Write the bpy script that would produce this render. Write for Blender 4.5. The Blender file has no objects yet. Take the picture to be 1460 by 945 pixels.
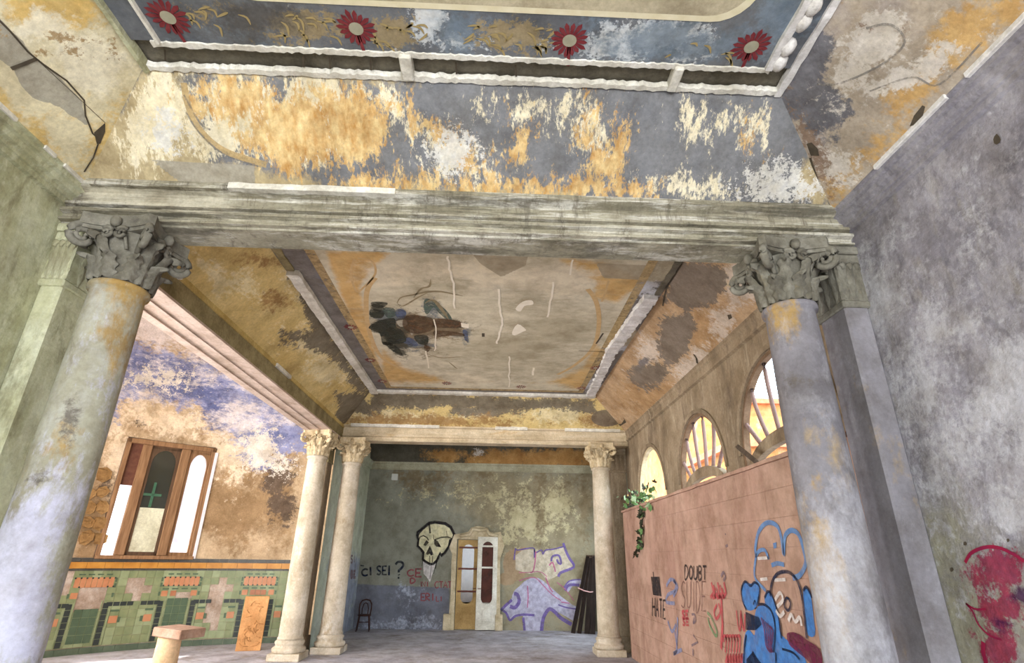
import bpy, bmesh, math, random
import numpy as np
from mathutils import Vector, Matrix
from mathutils.geometry import tessellate_polygon
random.seed(7); rng = np.random.default_rng(7)
PI = math.pi
SC = bpy.context.scene
COL = SC.collection

# ------------------------------------------------------------------ camera, world, sun, lights, exposure
EYE = np.array([0.0, 0.0, 1.75])
F_PX, PITCH, YAW, ROLL = 773.0, 0.3968, 0.0345, 0.0145
_f = np.array([math.sin(YAW)*math.cos(PITCH), math.cos(YAW)*math.cos(PITCH), math.sin(PITCH)])
_r = np.array([math.cos(YAW), -math.sin(YAW), 0.0]); _u = np.cross(_r, _f)
RT = math.cos(ROLL)*_r + math.sin(ROLL)*_u
UP = -math.sin(ROLL)*_r + math.cos(ROLL)*_u
FW = _f
cam = bpy.data.cameras.new('camera'); camo = bpy.data.objects.new('camera', cam); COL.objects.link(camo)
cam.sensor_width = 36.0; cam.lens = F_PX/1460*36.0; cam.clip_start = 0.05; cam.clip_end = 300
camo.matrix_world = Matrix(((RT[0], UP[0], -FW[0], EYE[0]), (RT[1], UP[1], -FW[1], EYE[1]), (RT[2], UP[2], -FW[2], EYE[2]), (0, 0, 0, 1)))
SC.camera = camo

world = bpy.data.worlds.new('world'); SC.world = world; world.use_nodes = True
bg = world.node_tree.nodes['Background']; bg.inputs[0].default_value = (0.74, 0.88, 1.0, 1); bg.inputs[1].default_value = 5.0

def area(name, loc, target, sx, sy, power, col):
    l = bpy.data.lights.new(name, 'AREA'); l.shape = 'RECTANGLE'; l.size = sx; l.size_y = sy
    l.energy = power; l.color = col
    o = bpy.data.objects.new(name, l); COL.objects.link(o); o.location = loc
    d = Vector(target) - Vector(loc); o.rotation_euler = d.to_track_quat('-Z', 'Y').to_euler()
    return o
sun = bpy.data.lights.new('sun_offscreen', 'SUN'); sun.energy = 9.0; sun.angle = 0.01; sun.color = (1.0, 0.93, 0.82)
suno = bpy.data.objects.new('sun_offscreen', sun); COL.objects.link(suno)
suno.rotation_euler = Vector((0.62, 0.35, -0.70)).to_track_quat('-Z', 'Y').to_euler()
# daylight entering by the openings that lie outside the picture, each lamp in the plane of its opening
area('garden_opening_back_offscreen', (-0.26, -4.34, 2.0), (-0.26, 3.0, 2.0), 5.7, 3.9, 490, (0.90, 0.94, 1.0))
for _a in (169, 207, 241):
    _t = math.radians(_a); _c, _s = math.cos(_t), math.sin(_t)
    area('bay_window_left_offscreen', (-3.5+5.92*_c, 8.2+5.92*_s, 2.84), (-3.5, 8.2, 2.84), 1.5, 2.3, 270, (1.0, 0.97, 0.96))
SC.view_settings.view_transform = 'Standard'; SC.view_settings.look = 'None'
SC.view_settings.gamma = 1.0; SC.view_settings.use_curve_mapping = False
SC.view_settings.exposure = 0.52

# ------------------------------------------------------------------ photo pixels <-> world
def ray(px, py):
    return FW + RT*(px-730.0)/F_PX - UP*(py-472.5)/F_PX
def at_plane(px, py, plane):
    o, n = plane; o = np.array(o, float); n = np.array(n, float); d = ray(px, py)
    return EYE + d*(((o-EYE) @ n)/(d @ n))
def at_x(px, py, X): d = ray(px, py); return EYE + d*((X-EYE[0])/d[0])
def at_y(px, py, Y): d = ray(px, py); return EYE + d*((Y-EYE[1])/d[1])
def at_z(px, py, Z): d = ray(px, py); return EYE + d*((Z-EYE[2])/d[2])
def to_px(P):
    d = P - EYE; z = np.maximum(d @ FW, 0.05)
    return 730 + F_PX*(d @ RT)/z, 472.5 - F_PX*(d @ UP)/z

# ------------------------------------------------------------------ materials
def lin(c):
    return tuple((v/255/12.92 if v/255 <= 0.04045 else ((v/255+0.055)/1.055)**2.4) for v in c) + (1.0,)
MATS = {}
class NT:
    def __init__(s, name):
        s.m = bpy.data.materials.new(name); s.m.use_nodes = True; s.t = s.m.node_tree
        s.b = s.t.nodes['Principled BSDF']; s.b.inputs['Specular IOR Level'].default_value = 0.2
    def n(s, typ, **kw):
        x = s.t.nodes.new(typ)
        for k, v in kw.items(): setattr(x, k, v)
        return x
    def l(s, a, b): s.t.links.new(a, b)
    def math(s, op, a, b=None, clamp=False):
        x = s.n('ShaderNodeMath', operation=op, use_clamp=clamp)
        for i, v in enumerate((a, b)):
            if v is None: continue
            if isinstance(v, (int, float)): x.inputs[i].default_value = v
            else: s.l(v, x.inputs[i])
        return x.outputs[0]
    def noise(s, vec, scale, detail=6, rough=0.6, dist=0.0):
        x = s.n('ShaderNodeTexNoise'); x.inputs['Scale'].default_value = scale
        x.inputs['Detail'].default_value = detail; x.inputs['Roughness'].default_value = rough
        x.inputs['Distortion'].default_value = dist; s.l(vec, x.inputs['Vector']); return x.outputs['Fac']
    def ramp(s, fac, cols, lo=0.3, hi=0.7):
        x = s.n('ShaderNodeValToRGB'); e = x.color_ramp.elements; n = len(cols)
        e[0].position = lo; e[0].color = lin(cols[0]); e[1].position = hi; e[1].color = lin(cols[-1])
        for i in range(1, n-1):
            q = e.new(lo + (hi-lo)*i/(n-1)); q.color = lin(cols[i])
        s.l(fac, x.inputs[0]); return x.outputs[0]
    def mix(s, fac, a, b, blend='MIX'):
        x = s.n('ShaderNodeMix', data_type='RGBA', blend_type=blend)
        for k, v in ((0, fac), (6, a), (7, b)):
            if isinstance(v, (int, float)): x.inputs[k].default_value = v
            elif isinstance(v, tuple): x.inputs[k].default_value = v
            else: s.l(v, x.inputs[k])
        return x.outputs[2]
    def vec(s, stretch=(1, 1, 1), rand=False, seed=0.0, world=False):
        tc = s.n('ShaderNodeTexCoord'); mp = s.n('ShaderNodeMapping'); mp.inputs['Scale'].default_value = stretch
        mp.inputs['Location'].default_value = (seed*3.1, seed*1.7, seed*2.3)
        s.l(s.n('ShaderNodeNewGeometry').outputs['Position'] if (world or getattr(s, 'world', False)) else tc.outputs['Object'], mp.inputs['Vector']); v = mp.outputs[0]
        if rand:
            oi = s.n('ShaderNodeObjectInfo'); sc = s.n('ShaderNodeVectorMath', operation='ADD')
            m = s.math('MULTIPLY', oi.outputs['Random'], 40.0); cb = s.n('ShaderNodeCombineXYZ')
            s.l(m, cb.inputs[0]); s.l(m, cb.inputs[2]); s.l(v, sc.inputs[0]); s.l(cb.outputs[0], sc.inputs[1]); v = sc.outputs[0]
        return v
def plaster(name, cols, scale=1.5, layers=(), bump=0.25, rough=0.92, stretch=(1, 1, 1), rand=False, grain=0.16, patches=(), fine=14.0, world=False):
    """cols: mottled base colours; patches: (colA, colB, scale, threshold, softness, stretch) scattered by noise alone;
    layers: (attribute, colA, colB, scale, amount of raggedness, softness, stretch) whose place comes from a mesh attribute"""
    if name in MATS: return MATS[name]
    k = NT(name); k.world = world; v = k.vec(stretch, rand); v0 = k.vec((1, 1, 1), rand, 3.0)
    c = k.ramp(k.noise(v, scale, 8, 0.65), cols)
    h = k.noise(v0, fine, 6, 0.7)
    for i, (a, b, sc, th, so, st) in enumerate(patches):
        vv = k.vec(st, rand, 5.0+i*2.3)
        f = k.math('ADD', k.math('MULTIPLY', k.noise(vv, sc, 10, 0.72, 0.4), 0.75), k.math('MULTIPLY', k.noise(vv, sc*6, 5, 0.7), 0.25))
        x = k.n('ShaderNodeMapRange'); x.inputs[1].default_value = th-so; x.inputs[2].default_value = th+so; k.l(f, x.inputs[0])
        c = k.mix(k.math('MULTIPLY', x.outputs[0], 0.7), c, k.ramp(k.noise(v0, sc*2.5, 5), [a, b]))
    for i, L in enumerate(layers):
        att, a, b, sc, amp, so = L[:6]; st = L[6] if len(L) > 6 else (1, 1, 1)
        vv = k.vec(st, rand, 9.0+i*1.9)
        at = k.n('ShaderNodeAttribute', attribute_name=att)
        f = k.math('MULTIPLY', k.math('SUBTRACT', k.noise(vv, sc, 10, 0.74, 0.3), 0.5), amp*1.9)
        f2 = k.math('MULTIPLY', k.math('SUBTRACT', k.noise(vv, sc*5.5, 6, 0.7), 0.5), amp*1.0)
        f = k.math('ADD', k.math('ADD', at.outputs['Fac'], f), f2)
        x = k.n('ShaderNodeMapRange'); x.inputs[1].default_value = 0.5-so; x.inputs[2].default_value = 0.5+so; k.l(f, x.inputs[0])
        gate = k.math('MULTIPLY', at.outputs['Fac'], 8.0, True)
        fac = k.math('MULTIPLY', k.math('MULTIPLY', x.outputs[0], gate), 0.9)
        c = k.mix(fac, c, k.ramp(k.noise(vv, sc*1.7, 6), [a, b]))
        h = k.math('ADD', h, k.math('MULTIPLY', fac, 0.18))
    gm = k.ramp(k.noise(v0, 2.6, 9, 0.72), [(205, 200, 192), (255, 255, 255)], 0.36, 0.58)
    c = k.mix(0.8, c, gm, 'MULTIPLY')
    g = k.n('ShaderNodeMapRange'); k.l(k.noise(v0, fine*2.2, 5, 0.7), g.inputs[0])
    g.inputs[1].default_value = 0.3; g.inputs[2].default_value = 0.7; g.inputs[3].default_value = 1-grain; g.inputs[4].default_value = 1+grain
    cg = k.n('ShaderNodeVectorMath', operation='SCALE'); k.l(c, cg.inputs[0]); k.l(g.outputs[0], cg.inputs['Scale'])
    k.l(cg.outputs[0], k.b.inputs['Base Color']); k.b.inputs['Roughness'].default_value = rough
    bp = k.n('ShaderNodeBump'); bp.inputs['Strength'].default_value = bump; bp.inputs['Distance'].default_value = 0.03
    k.l(h, bp.inputs['Height']); k.l(bp.outputs[0], k.b.inputs['Normal'])
    MATS[name] = k.m; return k.m
def paint(name, col, col2=None, rough=0.8, scale=12.0, metallic=0.0, spec=0.2):
    if name in MATS: return MATS[name]
    k = NT(name); v = k.vec()
    col2 = col2 or tuple(min(255, c*1.12+4) for c in col)
    k.l(k.ramp(k.noise(v, scale, 5), [col, col2]), k.b.inputs['Base Color'])
    k.b.inputs['Roughness'].default_value = rough; k.b.inputs['Metallic'].default_value = metallic
    k.b.inputs['Specular IOR Level'].default_value = spec
    MATS[name] = k.m; return k.m
def spray(name, col, col2=None, lo=0.55, hi=0.97, scale=9.0):
    if name in MATS: return MATS[name]
    m = paint(name, col, col2); k = NT.__new__(NT); k.m = m; k.t = m.node_tree; k.b = k.t.nodes['Principled BSDF']
    x = k.n('ShaderNodeMapRange'); k.l(k.noise(k.vec((1, 1, 1), False, 2.0), scale, 8, 0.75), x.inputs[0])
    x.inputs[1].default_value = 0.36; x.inputs[2].default_value = 0.6; x.inputs[3].default_value = lo; x.inputs[4].default_value = hi
    k.l(x.outputs[0], k.b.inputs['Alpha']); return m
def wood(name, a, b, rough=0.7, axis=2):
    if name in MATS: return MATS[name]
    k = NT(name); st = [14, 14, 14]; st[axis] = 1.2
    f = k.noise(k.vec(tuple(st), True), 1.6, 8, 0.65)
    k.l(k.ramp(f, [a, b]), k.b.inputs['Base Color']); k.b.inputs['Roughness'].default_value = rough
    bp = k.n('ShaderNodeBump'); bp.inputs['Strength'].default_value = 0.2; bp.inputs['Distance'].default_value = 0.01
    k.l(f, bp.inputs['Height']); k.l(bp.outputs[0], k.b.inputs['Normal'])
    MATS[name] = k.m; return k.m
def glass(name, col, alpha=0.35):
    if name in MATS: return MATS[name]
    k = NT(name); v = k.vec()
    k.l(k.ramp(k.noise(v, 3.0, 6), [tuple(c*0.6 for c in col), col]), k.b.inputs['Base Color'])
    k.b.inputs['Roughness'].default_value = 0.15; k.b.inputs['Specular IOR Level'].default_value = 0.5
    k.b.inputs['Alpha'].default_value = alpha
    MATS[name] = k.m; return k.m

# ------------------------------------------------------------------ mesh helpers
def link(name, me, mat=None, parent=None, smooth=False):
    o = bpy.data.objects.new(name, me); COL.objects.link(o)
    if mat: me.materials.append(mat)
    if parent: o.parent = parent
    if smooth:
        for p in me.polygons: p.use_smooth = True
    return o
def mesh(name, V, Fc, mat=None, parent=None, smooth=False):
    me = bpy.data.meshes.new(name); me.from_pydata([tuple(map(float, v)) for v in V], [], Fc); me.update()
    return link(name, me, mat, parent, smooth)
def tag(o, label=None, cat=None, group=None, kind=None):
    if label: o['label'] = label
    if cat: o['category'] = cat
    if group: o['group'] = group
    if kind: o['kind'] = kind
    return o
def struct(o, label=None): return tag(o, label, None, None, 'structure')
def empty(name, loc, label=None, cat=None, group=None, rz=0.0):
    o = bpy.data.objects.new(name, None); COL.objects.link(o); o.location = loc; o.rotation_euler[2] = rz; o.empty_display_size = 0.2
    return tag(o, label, cat, group)
class MB:
    def __init__(s): s.V = []; s.F = []
    def add(s, V, Fc):
        b = len(s.V); s.V += [tuple(map(float, v)) for v in V]; s.F += [tuple(i+b for i in f) for f in Fc]; return s
    def box(s, x0, x1, y0, y1, z0, z1, M=None):
        V = [(x, y, z) for z in (z0, z1) for y in (y0, y1) for x in (x0, x1)]
        if M is not None: V = [tuple(M @ Vector(v)) for v in V]
        return s.add(V, [(0, 2, 3, 1), (4, 5, 7, 6), (0, 1, 5, 4), (2, 6, 7, 3), (0, 4, 6, 2), (1, 3, 7, 5)])
    def tube(s, pts, r, n=6, closed=False):
        pts = [Vector(p) for p in pts]; V = []; Fc = []; m = len(pts)
        rs = r if isinstance(r, (list, tuple)) else [r]*m
        up = Vector((0, 0, 1))
        for i, p in enumerate(pts):
            d = (pts[min(i+1, m-1)] - pts[max(i-1, 0)])
            if closed: d = pts[(i+1) % m] - pts[i-1]
            d.normalize(); a = d.cross(up)
            if a.length < 1e-3: a = d.cross(Vector((0, 1, 0)))
            a.normalize(); b = d.cross(a)
            for k in range(n):
                t = 2*PI*k/n; V.append(p + (a*math.cos(t) + b*math.sin(t))*rs[i])
        for i in range(m if closed else m-1):
            for k in range(n):
                j = (i+1) % m; Fc.append((i*n+k, i*n+(k+1) % n, j*n+(k+1) % n, j*n+k))
        if not closed: Fc += [tuple(range(n-1, -1, -1)), tuple(range((m-1)*n, m*n))]
        return s.add(V, Fc)
    def lathe(s, prof, n=32, c=(0, 0), cap=True):
        V = [(c[0]+r*math.cos(2*PI*k/n), c[1]+r*math.sin(2*PI*k/n), z) for r, z in prof for k in range(n)]
        Fc = [(i*n+k, i*n+(k+1) % n, (i+1)*n+(k+1) % n, (i+1)*n+k) for i in range(len(prof)-1) for k in range(n)]
        if cap: Fc += [tuple(range(n-1, -1, -1)), tuple(range((len(prof)-1)*n, len(prof)*n))]
        return s.add(V, Fc)
    def poly(s, loop, n, thick):
        """a flat outline (3-D points) thickened along n"""
        L = [Vector(p) for p in loop]; N = Vector(n)*thick; m = len(L)
        tris = tessellate_polygon([L])
        V = L + [p+N for p in L]
        Fc = [tuple(t) for t in tris] + [tuple(i+m for i in t[::-1]) for t in tris] + [(i, (i+1) % m, (i+1) % m+m, i+m) for i in range(m)]
        return s.add(V, Fc)
    def build(s, name, mat=None, parent=None, smooth=False, bevel=0.0, recalc=True):
        me = bpy.data.meshes.new(name); me.from_pydata(s.V, [], s.F); me.update()
        if bevel or recalc:
            b = bmesh.new(); b.from_mesh(me)
            if bevel: bmesh.ops.bevel(b, geom=b.edges[:], offset=bevel, segments=1, affect='EDGES')
            bmesh.ops.recalc_face_normals(b, faces=b.faces[:]); b.to_mesh(me); b.free()
        return link(name, me, mat, parent, smooth)
def copy_tree(o, parent=None):
    c = o.copy(); COL.objects.link(c); c.parent = parent
    for ch in list(o.children): copy_tree(ch, c)
    return c
def sd_shape(sh, X, Y):
    if sh[0] == 'e':
        _, cx, cy, rx, ry = sh[:5]; a = math.radians(sh[5]) if len(sh) > 5 else 0
        dx, dy = X-cx, Y-cy; ca, sa = math.cos(a), math.sin(a)
        u = (dx*ca+dy*sa)/rx; w = (-dx*sa+dy*ca)/ry
        return (1-np.sqrt(u*u+w*w))*min(rx, ry)
    P = np.array(sh[1], float); d = np.full(X.shape, 1e9); ins = np.zeros(X.shape, bool)
    for i in range(len(P)):
        a = P[i]; b = P[(i+1) % len(P)]; e = b-a
        t = np.clip(((X-a[0])*e[0]+(Y-a[1])*e[1])/max(e @ e, 1e-9), 0, 1)
        d = np.minimum(d, np.hypot(X-a[0]-t*e[0], Y-a[1]-t*e[1]))
        c = ((a[1] > Y) != (b[1] > Y)) & (X < (b[0]-a[0])*(Y-a[1])/((b[1]-a[1]) if abs(b[1]-a[1]) > 1e-9 else 1e-9)+a[0])
        ins ^= c
    return np.where(ins, d, -d)
def set_fields(o, fields, off=(0, 0, 0)):
    """write where each paint layer lies on the surface as float attributes; shapes are given in photo pixels and end up on the mesh"""
    me = o.data; n = len(me.vertices); co = np.empty(n*3); me.vertices.foreach_get('co', co); P = co.reshape(-1, 3) + np.array(off, float)
    X, Y = to_px(P)
    for att, spec in fields.items():
        base, fe, shapes = spec; val = np.full(n, float(base))
        for sh in shapes:
            w = 1.0
            if sh[0] == 'w': w = sh[1]; sh = sh[2]
            val = np.maximum(val, w*np.clip(0.5+0.5*sd_shape(sh, X, Y)/(fe*(1.7 if fe > 6 else 1.0)), 0, 1))
        a = me.attributes.new(att, 'FLOAT', 'POINT'); a.data.foreach_set('value', val.astype(np.float32))
def surf(name, P, nu, nv, mat, fields=None, parent=None, skip=None):
    u, w = np.meshgrid(np.linspace(0, 1, nu+1), np.linspace(0, 1, nv+1), indexing='ij')
    V = np.stack(P(u, w), -1).reshape(-1, 3)
    Fc = [(i*(nv+1)+j, (i+1)*(nv+1)+j, (i+1)*(nv+1)+j+1, i*(nv+1)+j+1) for i in range(nu) for j in range(nv) if not (skip and skip(i, j))]
    o = mesh(name, V, Fc, mat, parent)
    if fields: set_fields(o, fields)
    return o
def quad(name, a, b, c, d, step, mat, fields=None, parent=None):
    """bilinear sheet a-b (bottom edge) to d-c (top edge)"""
    a, b, c, d = (np.array(p, float) for p in (a, b, c, d))
    nu = max(1, int(max(np.linalg.norm(b-a), np.linalg.norm(c-d))/step)); nv = max(1, int(np.linalg.norm(d-a)/step))
    def P(u, w):
        q = (a*(1-u[..., None])+b*u[..., None])*(1-w[..., None]) + (d*(1-u[..., None])+c*u[..., None])*w[..., None]
        return q[..., 0], q[..., 1], q[..., 2]
    return surf(name, P, nu, nv, mat, fields, parent)
# painted marks: thin films lying on a plane; points in photo pixels are carried onto that plane
def off_plane(plane, d):
    o, n = plane; return (tuple(np.array(o, float)+np.array(n, float)*d), n)
def mark_fill(mb, pts, plane, lift=0.004):
    pl = off_plane(plane, lift); L = [Vector(at_plane(x, y, pl)) for x, y in pts]
    tris = tessellate_polygon([L]); mb.add(L, [tuple(t) for t in tris])
def mark_line(mb, pts, width, plane, lift=0.006, taper=False):
    pl = off_plane(plane, lift); n = Vector(plane[1]); L = [Vector(at_plane(x, y, pl)) for x, y in pts]; V = []; m = len(L)
    for i, p in enumerate(L):
        d = L[min(i+1, m-1)] - L[max(i-1, 0)]
        if d.length < 1e-6: d = Vector((1, 0, 0))
        s = d.normalized().cross(n)*width/2
        if taper: s *= max(0.25, math.sin(PI*(i+0.5)/m))
        V += [p+s, p-s]
    mb.add(V, [(2*i, 2*i+1, 2*i+3, 2*i+2) for i in range(m-1)])
def smooth_px(pts, n=6, closed=False):
    P = [np.array(p, float) for p in pts]; out = []; m = len(P)
    for i in range(m if closed else m-1):
        p0 = P[i-1] if (i > 0 or closed) else P[i]; p1 = P[i]; p2 = P[(i+1) % m]; p3 = P[(i+2) % m] if (closed or i+2 < m) else p2
        for k in range(n):
            t = k/n; out.append(0.5*((2*p1)+(p2-p0)*t+(2*p0-5*p1+4*p2-p3)*t*t+(3*p1-p0-3*p2+p3)*t**3))
    if not closed: out.append(P[-1])
    return [(float(p[0]), float(p[1])) for p in out]
LET = {'C': [[(1, .12), (.6, 0), (.15, .2), (0, .55), (.2, .92), (.6, 1), (1, .85)]], 'I': [[(.5, 0), (.5, 1)]],
       'S': [[(.95, .08), (.5, 0), (.1, .2), (.4, .48), (.9, .7), (.6, 1), (.05, .9)]],
       'E': [[(1, 0), (.1, 0), (.05, 1), (1, 1)], [(.08, .5), (.8, .5)]], '?': [[(0, .2), (.3, 0), (.8, .02), (1, .25), (.7, .5), (.45, .62), (.42, .78)], [(.42, .93), (.46, 1.0)]],
       'D': [[(.05, 0), (.05, 1), (.6, .95), (1, .5), (.6, .05), (.05, 0)]], 'N': [[(0, 1), (.05, 0), (.9, 1), (.95, 0)]],
       'T': [[(0, 0), (1, 0)], [(.5, 0), (.5, 1)]], 'A': [[(0, 1), (.5, 0), (1, 1)], [(.2, .6), (.8, .6)]],
       'U': [[(0, 0), (.05, .8), (.45, 1), (.9, .8), (.95, 0)]], 'R': [[(.05, 1), (.05, 0), (.8, .1), (.8, .4), (.1, .5), (.95, 1)]],
       'O': [[(.5, 0), (.05, .3), (.05, .75), (.5, 1), (.95, .7), (.9, .25), (.5, 0)]], 'B': [[(.05, 0), (.05, 1), (.8, .95), (.85, .6), (.1, .5), (.75, .4), (.75, .05), (.05, 0)]],
       'H': [[(0, 0), (0, 1)], [(1, 0), (1, 1)], [(0, .5), (1, .5)]], 'M': [[(0, 1), (.1, 0), (.5, .6), (.9, 0), (1, 1)]], 'L': [[(.05, 0), (.05, 1), (.9, 1)]],
       'P': [[(.05, 1), (.05, 0), (.9, .1), (.85, .45), (.1, .5)]], '"': [[(.2, 0), (.2, .2)], [(.7, 0), (.7, .2)]]}
def write(mb, text, x, y, w, h, gap, width, plane, dy=0.0, tilt=0.0):
    for i, ch in enumerate(text):
        if ch in LET:
            for st in LET[ch]:
                q = [(x+px*w+py*h*tilt, y+i*dy+py*h) for px, py in st]; mark_line(mb, smooth_px(q, 3) if ch in 'CSDUOBRP?' else q, width, plane)
        x += (w if ch not in 'I"' else w*0.6)+gap

# ------------------------------------------------------------------ dimensions (metres)
ZS, ZC, ZT = 4.18, 4.50, 5.15            # soffit of beams, cornice, ceiling
XL, XR = -3.50, 2.98                     # walls of the near room
NL, NR, NF, NB = -3.36, 2.84, 3.74, -3.6  # near cornice edges
RL, RR, RF, RB = -2.73, 2.20, 3.14, -2.9  # near ceiling frame, outer edges
ML, MR, MN, MF = -3.42, 3.09, 4.14, 12.42  # middle cornice edges
QL, QR, QN, QF = -2.72, 2.29, 4.80, 11.75  # middle ceiling frame
YF = 16.3                                # far wall
BC, BR = np.array([-3.5, 8.2]), 5.55     # curved bay
WX = 3.15                                # wall of the arched windows
PX_ = 2.85                               # face of the infill wall

# ------------------------------------------------------------------ wall, ceiling and floor materials
CREAM, CREAM2 = (222, 208, 172), (236, 226, 200)
OCH, OCH2 = (188, 146, 78), (216, 182, 118)
SLATE, SLATE2 = (92, 93, 98), (122, 122, 124)
M_floor = plaster('dusty_concrete', [(150, 146, 152), (186, 182, 190), (206, 202, 206)], 0.8, bump=0.15, patches=[((128, 118, 108), (160, 150, 140), 1.3, 0.56, 0.06, (1, 1, 1))])
M_left = plaster('greenish_wall_plaster', [(166, 165, 130), (190, 189, 154), (206, 206, 176)], 1.1, bump=0.3, grain=0.12,
                 patches=[((214, 212, 184), (196, 196, 166), 6.0, 0.53, 0.05, (1, 1, 0.5)), ((208, 208, 184), (190, 192, 166), 2.4, 0.53, 0.06, (1, 1, 0.35)), ((128, 126, 96), (146, 142, 110), 4.5, 0.545, 0.05, (1, 1, 0.3)), ((126, 116, 86), (146, 136, 104), 1.5, 0.58, 0.06, (1, 1, 0.3)), ((188, 172, 110), (170, 158, 104), 1.2, 0.64, 0.05, (1, 1, 0.5))])
M_right = plaster('lilac_grey_wall_plaster', [(108, 104, 112), (136, 132, 139), (160, 156, 163)], 1.3, bump=0.5, grain=0.14,
                  patches=[((180, 176, 180), (164, 160, 164), 2.6, 0.53, 0.06, (1, 1, 0.6)), ((134, 126, 104), (150, 142, 120), 1.3, 0.60, 0.06, (1, 1, 0.5)), ((98, 94, 102), (112, 108, 116), 3.6, 0.58, 0.05, (1, 1, 0.5))],
                  layers=[('olive', (140, 136, 116), (164, 160, 138), 1.6, 0.7, 0.25), ('pale', (196, 194, 198), (176, 174, 180), 3.5, 0.9, 0.15), ('red', (158, 38, 70), (126, 36, 72), 8.0, 1.0, 0.12), ('dark', (70, 20, 60), (60, 20, 70), 6.0, 0.5, 0.15)])
M_cove = plaster('painted_cove_plaster', [SLATE, SLATE2, (104, 105, 110)], 1.3, bump=0.22,
                 layers=[('tan', (166, 148, 110), (200, 182, 142), 3.0, 0.7, 0.12, (1.6, 1, .6)), ('cream', CREAM, CREAM2, 5.0, 1.0, 0.08, (1.8, 1, 0.45)), ('ochre', (182, 130, 58), (232, 206, 150), 5.5, 1.05, 0.08, (1.8, 1, 0.4)),
                         ('white', (222, 218, 206), (204, 202, 200), 9.0, 1.0, 0.05), ('grey', (150, 143, 128), (166, 160, 146), 3.0, 0.12, 0.04)])
M_coveL = plaster('cream_cove_plaster', [(196, 182, 146), (216, 205, 172), (226, 214, 178)], 1.2, bump=0.22,
                  layers=[('ochre', (206, 168, 92), (226, 196, 128), 3.0, 0.8, 0.12), ('cream', (228, 218, 190), (236, 228, 204), 4.0, 0.8, 0.1), ('grey', (158, 152, 138), (172, 167, 152), 3.0, 0.10, 0.03), ('brown', (150, 120, 80), (176, 150, 110), 7.0, 0.9, 0.06)])
M_coveR = plaster('lilac_cove_plaster', [(158, 146, 132), (182, 168, 150), (170, 160, 156)], 1.4, bump=0.25,
                  layers=[('ochre', (184, 142, 82), (206, 170, 112), 3.0, 0.8, 0.12), ('slate', (88, 89, 98), (114, 114, 122), 4.0, 0.6, 0.06), ('cream', (226, 218, 206), (206, 198, 190), 5.0, 0.9, 0.08), ('brown', (128, 104, 88), (150, 126, 106), 8.0, 0.9, 0.08)])
M_band = plaster('blue_painted_band', [(88, 92, 98), (110, 112, 116), (124, 126, 128)], 1.8, bump=0.15, grain=0.1,
                 layers=[('white', (226, 226, 222), (200, 208, 214), 7.0, 0.95, 0.06), ('blue', (108, 122, 136), (138, 150, 160), 4.0, 0.8, 0.15), ('tan', (146, 130, 98), (170, 152, 116), 10.0, 1.0, 0.06), ('dark', (74, 72, 70), (92, 88, 84), 3.0, 0.6, 0.2)])
M_panel = plaster('faded_beige_panel', [(168, 156, 130), (190, 178, 150), (206, 194, 166)], 1.0, bump=0.12, patches=[(OCH, OCH2, 1.1, 0.63, 0.04, (1, 1, 1))])
M_beam = plaster('weathered_beam_plaster', [(116, 110, 94), (150, 144, 124), (176, 170, 152)], 2.2, bump=0.35, stretch=(0.35, 1, 3.0),
                 patches=[((206, 202, 190), (226, 222, 212), 3.4, 0.535, 0.035, (0.3, 1, 5.0)), ((74, 70, 60), (96, 92, 80), 3.0, 0.55, 0.04, (0.35, 1, 4.0)), ((96, 90, 78), (120, 112, 98), 5.0, 0.56, 0.04, (2.0, 1, .3))],
                 layers=[('pale', (206, 198, 176), (184, 178, 160), 3.0, 0.6, 0.1, (0.3, 1, 4.0))])
M_beamL = plaster('olive_beam_face', [(128, 116, 84), (152, 140, 104), (170, 158, 120)], 3.0, bump=0.3, patches=[((112, 100, 72), (130, 118, 90), 5.0, 0.57, 0.06, (1, 1, 1))])
M_soff = plaster('pale_pink_soffit', [(186, 164, 148), (204, 184, 170), (194, 174, 158)], 1.5, bump=0.15, stretch=(3, 0.4, 1), patches=[((196, 170, 150), (210, 186, 166), 2.0, 0.6, 0.05, (4, 0.3, 1))])
M_beam2 = plaster('warm_beam_plaster', [(184, 166, 134), (206, 188, 158), (216, 202, 176)], 2.0, bump=0.25, stretch=(0.4, 1, 3), patches=[((184, 146, 84), (200, 164, 104), 2.0, 0.61, 0.05, (0.5, 1, 3))])
M_white = plaster('white_stucco', [(206, 200, 186), (226, 222, 210), (238, 234, 226)], 5.0, bump=0.3, patches=[((150, 144, 128), (176, 168, 150), 6.0, 0.62, 0.05, (1, 1, 1))])
M_lilacwhite = plaster('lilac_white_stucco', [(200, 196, 192), (222, 218, 214), (234, 231, 228)], 5.0, bump=0.3, patches=[((134, 128, 124), (160, 154, 150), 7.0, 0.62, 0.05, (1, 1, 1))])
M_core = plaster('dark_broken_core', [(88, 83, 70), (112, 106, 92), (130, 123, 106)], 5.0, bump=0.5)
M_winwall = plaster('brown_window_wall', [(128, 112, 92), (150, 132, 108), (164, 146, 122)], 1.4, bump=0.3, stretch=(1, 1, 0.35),
                    patches=[((104, 90, 76), (120, 104, 88), 2.0, 0.55, 0.05, (1, 1, 0.2)), ((190, 174, 148), (176, 160, 136), 2.6, 0.57, 0.05, (1, 1, 0.25))])
M_pink = plaster('pink_infill_plaster', [(160, 124, 108), (176, 140, 122), (186, 152, 134)], 0.9, world=True, bump=0.15, grain=0.07, stretch=(1, 1, 0.5),
                 patches=[((198, 168, 148), (188, 154, 134), 1.2, 0.55, 0.08, (1, 1, 0.25)), ((142, 108, 96), (156, 120, 108), 1.8, 0.63, 0.05, (1, 1, 0.3))])
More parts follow.
